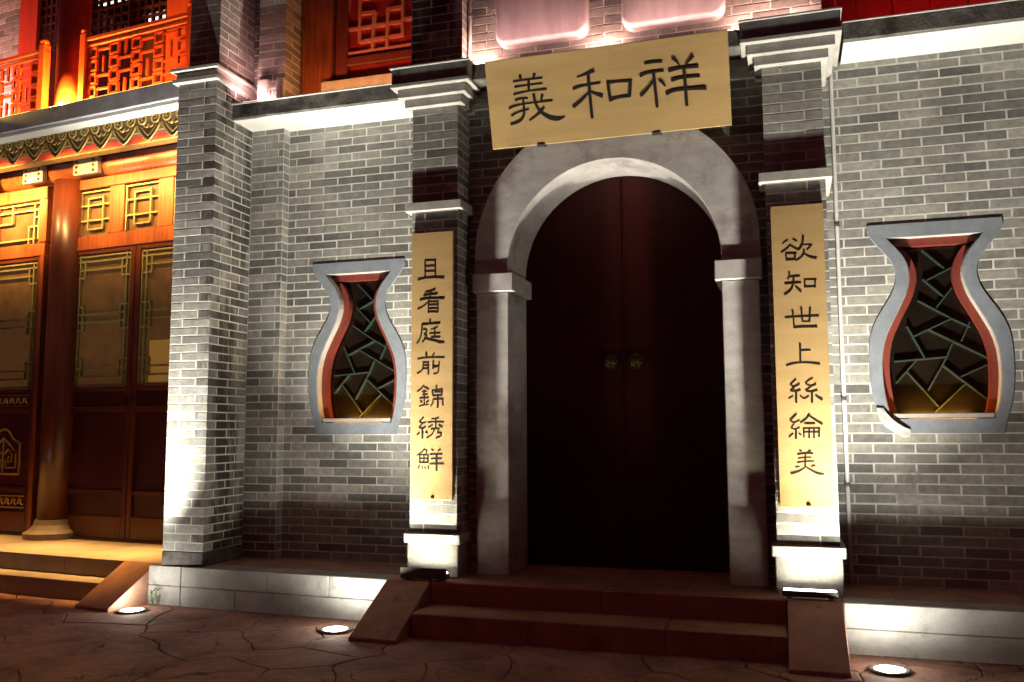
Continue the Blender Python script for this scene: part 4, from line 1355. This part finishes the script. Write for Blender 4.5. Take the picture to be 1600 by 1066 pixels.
for nm, (a0, a1, b0, b1, z) in (('left lattice window', (-3.02, -2.55, 1.75, 1.83, 6.10)), ('right lattice window', (-2.0, -1.6, 1.5, 1.56, 5.60))):
    t = thing('ceiling_lamp', 'lit white tube lamp in the upper room seen through the ' + nm, 'lamp', PW((a0 + a1) / 2, b0, z), 'tube lamps in the upper room')
    bm = new_bm(); box(bm, a0, a1, b0, b1, z, z + 0.05, 0.01); obj('tube', bm, 'tube_white', t, TP)
    bm = new_bm(); box(bm, a0 - 0.01, a1 + 0.01, b0 - 0.01, b1 + 0.01, z + 0.051, z + 0.08, 0.004); obj('tray', bm, 'steel', t, TP)

# ================================================================== CONDUITS
def conduit(pts, r, label, clips):
    t = thing('conduit', label, 'conduit', pts[0], 'conduits on the front')
    bm = new_bm(); tube(bm, pts, r, 10); obj('pipe', bm, 'conduit', t, smooth=True)
    for z in clips:
        p = pts[0]
        bm = new_bm(); lathe(bm, [(r + 0.004, 0), (r + 0.005, 0.012), (r + 0.004, 0.024)], (p[0], p[1], z), 12); obj('clip', bm, 'steel', t)
    return t
conduit([(0.512, 0.432, Z0), (0.512, 0.432, 1.9), (0.512, 0.432, 3.60), (0.52, 0.425, 3.70)], 0.013, 'thin pale upright pipe on the wall right of the right pillar', (0.9, 1.45, 2.6))
conduit([(-3.872, 0.385, 3.852), (-3.872, 0.385, 4.12), (-3.872, 0.385, 4.86)], 0.013, 'thin pale conduit beside the pink upper pilaster', (4.1,))
conduit([(-1.98, 0.180, 3.855), (-1.98, 0.180, 4.2), (-1.98, 0.180, 4.80)], 0.013, 'thin conduit on the upper wall left of the rounded plaques', (4.3,))

# ================================================================== LAMPS
WHITE = (1.0, 0.945, 0.80)
def ground_light(x, y, label, power=1.0, tilt=0.16, sx=0.0, spill=1.0, cone=80):
    t = thing('ground_light', label, 'lamp', (x, y, 0), 'round uplights set in the paving')
    bm = new_bm(); lathe(bm, [(0.078, 0.0015), (0.104, 0.0015), (0.104, 0.008), (0.098, 0.011), (0.080, 0.011), (0.078, 0.007)], (x, y, 0), 32); obj('bezel', bm, 'housing', t, smooth=False)
    bm = new_bm(); lathe(bm, [(0.077, 0.002), (0.077, 0.0085), (0.05, 0.0105), (0.012, 0.0115)], (x, y, 0), 32); obj('lens', bm, 'lamp_white', t, smooth=True)
    for a in (0.6, 2.7, 4.8):
        bm = new_bm(); lathe(bm, [(0.006, 0.0112), (0.006, 0.0135), (0.003, 0.0145)], (x + 0.091 * math.cos(a), y + 0.091 * math.sin(a), 0), 8); obj('screw', bm, 'housing', t)
    light('beam', 'SPOT', (x, y, 0.02), (sx, tilt, 1), P_GROUND * power, WHITE, t, spot_size=math.radians(cone), spot_blend=1.0, shadow_soft_size=0.06)
    if spill:
        light('spill', 'SPOT', (x, y, 0.02), (0, 0.1, 1), P_SPILL * power * spill, WHITE, t, spot_size=math.radians(174), spot_blend=1.0, shadow_soft_size=0.05)
        light('halo', 'POINT', (x, y, 0.05), (0, 0, 1), P_SPILL * 0.035, WHITE, t, shadow_soft_size=0.03)
ground_light(-4.335, -0.355, 'round white uplight in the paving at the foot of the porch cheek stone', 1.8, 0.03, 0.03, 0.13, 56)
ground_light(-2.648, -0.490, 'round white uplight in the paving left of the entrance steps')
ground_light(0.629, -0.515, 'round white uplight in the paving right of the entrance steps')

ground_light(-6.95, -0.55, 'round white uplight in the paving before the left end of the porch steps', 0.30, 0.08, 0.22, 0)

def washer(x0, x1, y, z, label, power, col, led, lip=0.0, up=(0, 0.10, 1), spread=100, T=None, group='bar lamps washing the front', d=0.05, low=False, wide=0.0):
    """a short bar lamp: housing, glowing lens strip with ribs, two feet"""
    Q = (lambda a, b, c: T @ Vector((a, b, c))) if T is not None else (lambda a, b, c: Vector((a, b, c)))
    t = thing('bar_lamp', label, 'lamp', Q((x0 + x1) / 2, y, z), group)
    if low:
        z -= 0.028
    bm = new_bm()
    box(bm, x0, x1, y - d / 2, y + d / 2, z + (0.029 if low else 0.014), z + 0.048, 0.003)
    obj('housing', bm, 'housing', t, T)
    if lip:
        bm = new_bm(); box(bm, x0, x1, y - d / 2 - 0.008, y - d / 2 - 0.0005, z + 0.010, z + 0.048 + lip, 0.002); obj('shield', bm, 'housing', t, T)
    bm = new_bm(); box(bm, x0 + 0.008, x1 - 0.008, y - d / 2 + 0.010, y + d / 2 - 0.010, z + 0.0485, z + 0.056, 0.002); obj('lens', bm, led, t, T)
    n = max(3, int((x1 - x0) / 0.04))
    for k in range(0 if low else 2):
        a = x0 + 0.04 if k == 0 else x1 - 0.04
        bm = new_bm(); box(bm, a - 0.012, a + 0.012, y - d / 2 + 0.004, y + d / 2 - 0.004, z + 0.0005, z + 0.0135, 0.001); obj('foot', bm, 'steel', t, T)
    dirv = Vector(up)
    if T is not None:
        dirv = T.to_3x3() @ dirv
    light('beam', 'AREA', Q((x0 + x1) / 2, y, z + 0.062), dirv, power, col, t, shape='RECTANGLE', size=x1 - x0 - 0.02, size_y=0.03, spread=math.radians(spread))
    if wide:
        light('spill', 'AREA', Q((x0 + x1) / 2, y, z + 0.063), dirv, wide, col, t, shape='RECTANGLE', size=x1 - x0 - 0.02, size_y=0.03, spread=math.radians(165))
    return t
washer(-2.345, -2.015, -0.135, Z0, 'dark bar lamp at the foot of the left pillar', P_WASH, (1.0, 0.90, 0.66), 'led_white', lip=0.035, spread=75, wide=3.0)
washer(0.095, 0.405, -0.135, Z0, 'glowing bar lamp at the foot of the right pillar', P_WASH, (1.0, 0.90, 0.66), 'led_white', spread=75, wide=3.0)
# upper storey, lying on the cornices behind the edge
washer(-1.85, -1.0, 0.035, 3.839, 'pink bar lamp on the cornice under the left plaque', P_PINK, (1.0, 0.55, 0.50), 'led_pink', spread=72, up=(0, 0.02, 1), d=0.045, wide=P_PINK * 0.1, low=True)
washer(-0.85, -0.08, 0.035, 3.839, 'pink bar lamp on the cornice under the right plaque', P_PINK, (1.0, 0.58, 0.50), 'led_pink', spread=72, up=(0, 0.02, 1), d=0.045, wide=P_PINK * 0.1, low=True)
for a0, a1, nm in ((-1.97, -1.80, 'left of the plaques'), (-1.06, -0.88, 'between the plaques'), (-0.12, 0.40, 'right of the plaques')):
    washer(a0, a1, 0.15, 3.839 if a1 < 0 else 3.8545, 'short pink bar lamp on the cornice ' + nm, P_PINK * (1.2 if a1 < 0 else 2.2), (1.0, 0.55, 0.45), 'led_pink', spread=165, up=(0, -0.15, 1), d=0.04, low=True)
washer(-3.92, -3.62, 0.195, 3.852, 'pink bar lamp on the cornice before the upper pilaster', P_PINK * 1.3, (1.0, 0.50, 0.47), 'led_pink', spread=150, up=(-0.05, 0.1, 1), low=True)
washer(-3.50, -2.50, 0.22, 3.852, 'orange bar lamp on the cornice before the red upper window', P_ORANGE, (1.0, 0.36, 0.13), 'led_orange', spread=160, up=(0, 0.35, 1), low=True)
washer(0.65, 2.2, 0.25, 3.852, 'red bar lamp on the cornice before the red boards', P_RED, (1.0, 0.25, 0.18), 'led_red', spread=160, up=(0, 0.5, 1), low=True)
# porch: warm bars hidden behind the front beam
for a0, a1, nm in ((-3.35, -2.45, 'left'), (-2.05, -1.15, 'middle'), (-0.95, -0.25, 'right')):
    t = thing('beam_lamp', 'warm bar lamp behind the porch beam over the %s doors' % nm, 'lamp', PW((a0 + a1) / 2, 0.21, 3.80), 'warm bar lamps behind the porch beam')
    pbox_ = new_bm(); box(pbox_, a0, a1, 0.180, 0.200, 3.740, 3.780, 0.002); obj('housing', pbox_, 'housing', t, TP)
    bm = new_bm(); box(bm, a0 + 0.01, a1 - 0.01, 0.2005, 0.208, 3.745, 3.775, 0.002); obj('lens', bm, 'led_warm', t, TP)
    light('beam', 'AREA', PW((a0 + a1) / 2, 0.212, 3.76), TP.to_3x3() @ Vector((0, 1, -0.42)), P_PORCH * (1.9 if nm == 'left' else 1.0), (1.0, 0.53, 0.15), t,
          shape='RECTANGLE', size=a1 - a0 - 0.03, size_y=0.03, spread=math.radians(84))
    light('downlight', 'AREA', PW((a0 + a1) / 2, 0.42, 3.79), TP.to_3x3() @ Vector((0, -0.04, -1)), P_PORCH * 0.36, (1.0, 0.50, 0.13), t,
          shape='RECTANGLE', size=a1 - a0 - 0.03, size_y=0.03, spread=math.radians(22))
# balcony
washer(-3.1, -1.75, 0.064, 4.056, 'amber bar lamp on the ledge before the left balcony fretwork', P_BALCONY * 1.3, (1.0, 0.58, 0.12), 'led_orange', spread=170, up=(0.35, 0.35, 1), T=TP, d=0.04, low=True)
washer(-1.10, -0.10, 0.064, 4.056, 'orange bar lamp on the ledge before the right balcony fretwork', P_BALCONY, (1.0, 0.42, 0.09), 'led_orange', spread=170, up=(0.1, 0.35, 1), T=TP, d=0.04, low=True)
bl = washer(-1.38, -1.28, 0.035, 4.056, 'short amber bar lamp at the foot of the balcony column', P_BALCONY * 0.3, (1.0, 0.66, 0.08), 'led_orange', spread=34, up=(0.0, 0.09, 1), T=TP, d=0.04, low=True)
light('column_beam', 'POINT', PW(-1.33, 0.022, 4.10), (0, 0, 1), 170, (1.0, 0.64, 0.07), bl, shadow_soft_size=0.012)
washer(-4.0, -3.2, 0.45, 4.056, 'pink bar lamp on the balcony floor before the back wall', P_PINK * 15, (1.0, 0.38, 0.38), 'led_pink', spread=160, up=(0, 0.15, 1), T=TP, d=0.05)

# ================================================================== a weed at the foot of the cheek stone
wd = thing('weed', 'small green weed growing from the paving beside the left uplight', 'plant', (-4.33, -0.14, 0))
rg = random.Random(5)
for k in range(22):
    a = rg.uniform(0, 6.28); r = rg.uniform(0.0, 0.05); h = rg.uniform(0.03, 0.13)
    c = Vector((-4.33 + r * math.cos(a) * 0.8, -0.145 + r * math.sin(a) * 0.5, h))
    d = Vector((math.cos(a), math.sin(a), rg.uniform(0.1, 0.7))).normalized(); s = d.cross(Vector((0, 0, 1))).normalized()
    L, W = rg.uniform(0.02, 0.035), rg.uniform(0.008, 0.013)
    bm = new_bm()
    f = bm.faces.new([bm.verts.new(p) for p in (c, c + d * L * 0.5 + s * W, c + d * L, c + d * L * 0.5 - s * W)])
    obj('leaf', bm, 'leaf', wd)
for k in range(5):
    a = k * 1.3
    bm = new_bm(); tube(bm, [(-4.33, -0.145, -0.004), (-4.33 + 0.015 * math.cos(a), -0.145 + 0.01 * math.sin(a), 0.05), (-4.33 + 0.03 * math.cos(a), -0.145 + 0.02 * math.sin(a), 0.11)], 0.002, 5)
    obj('stem', bm, 'leaf', wd)
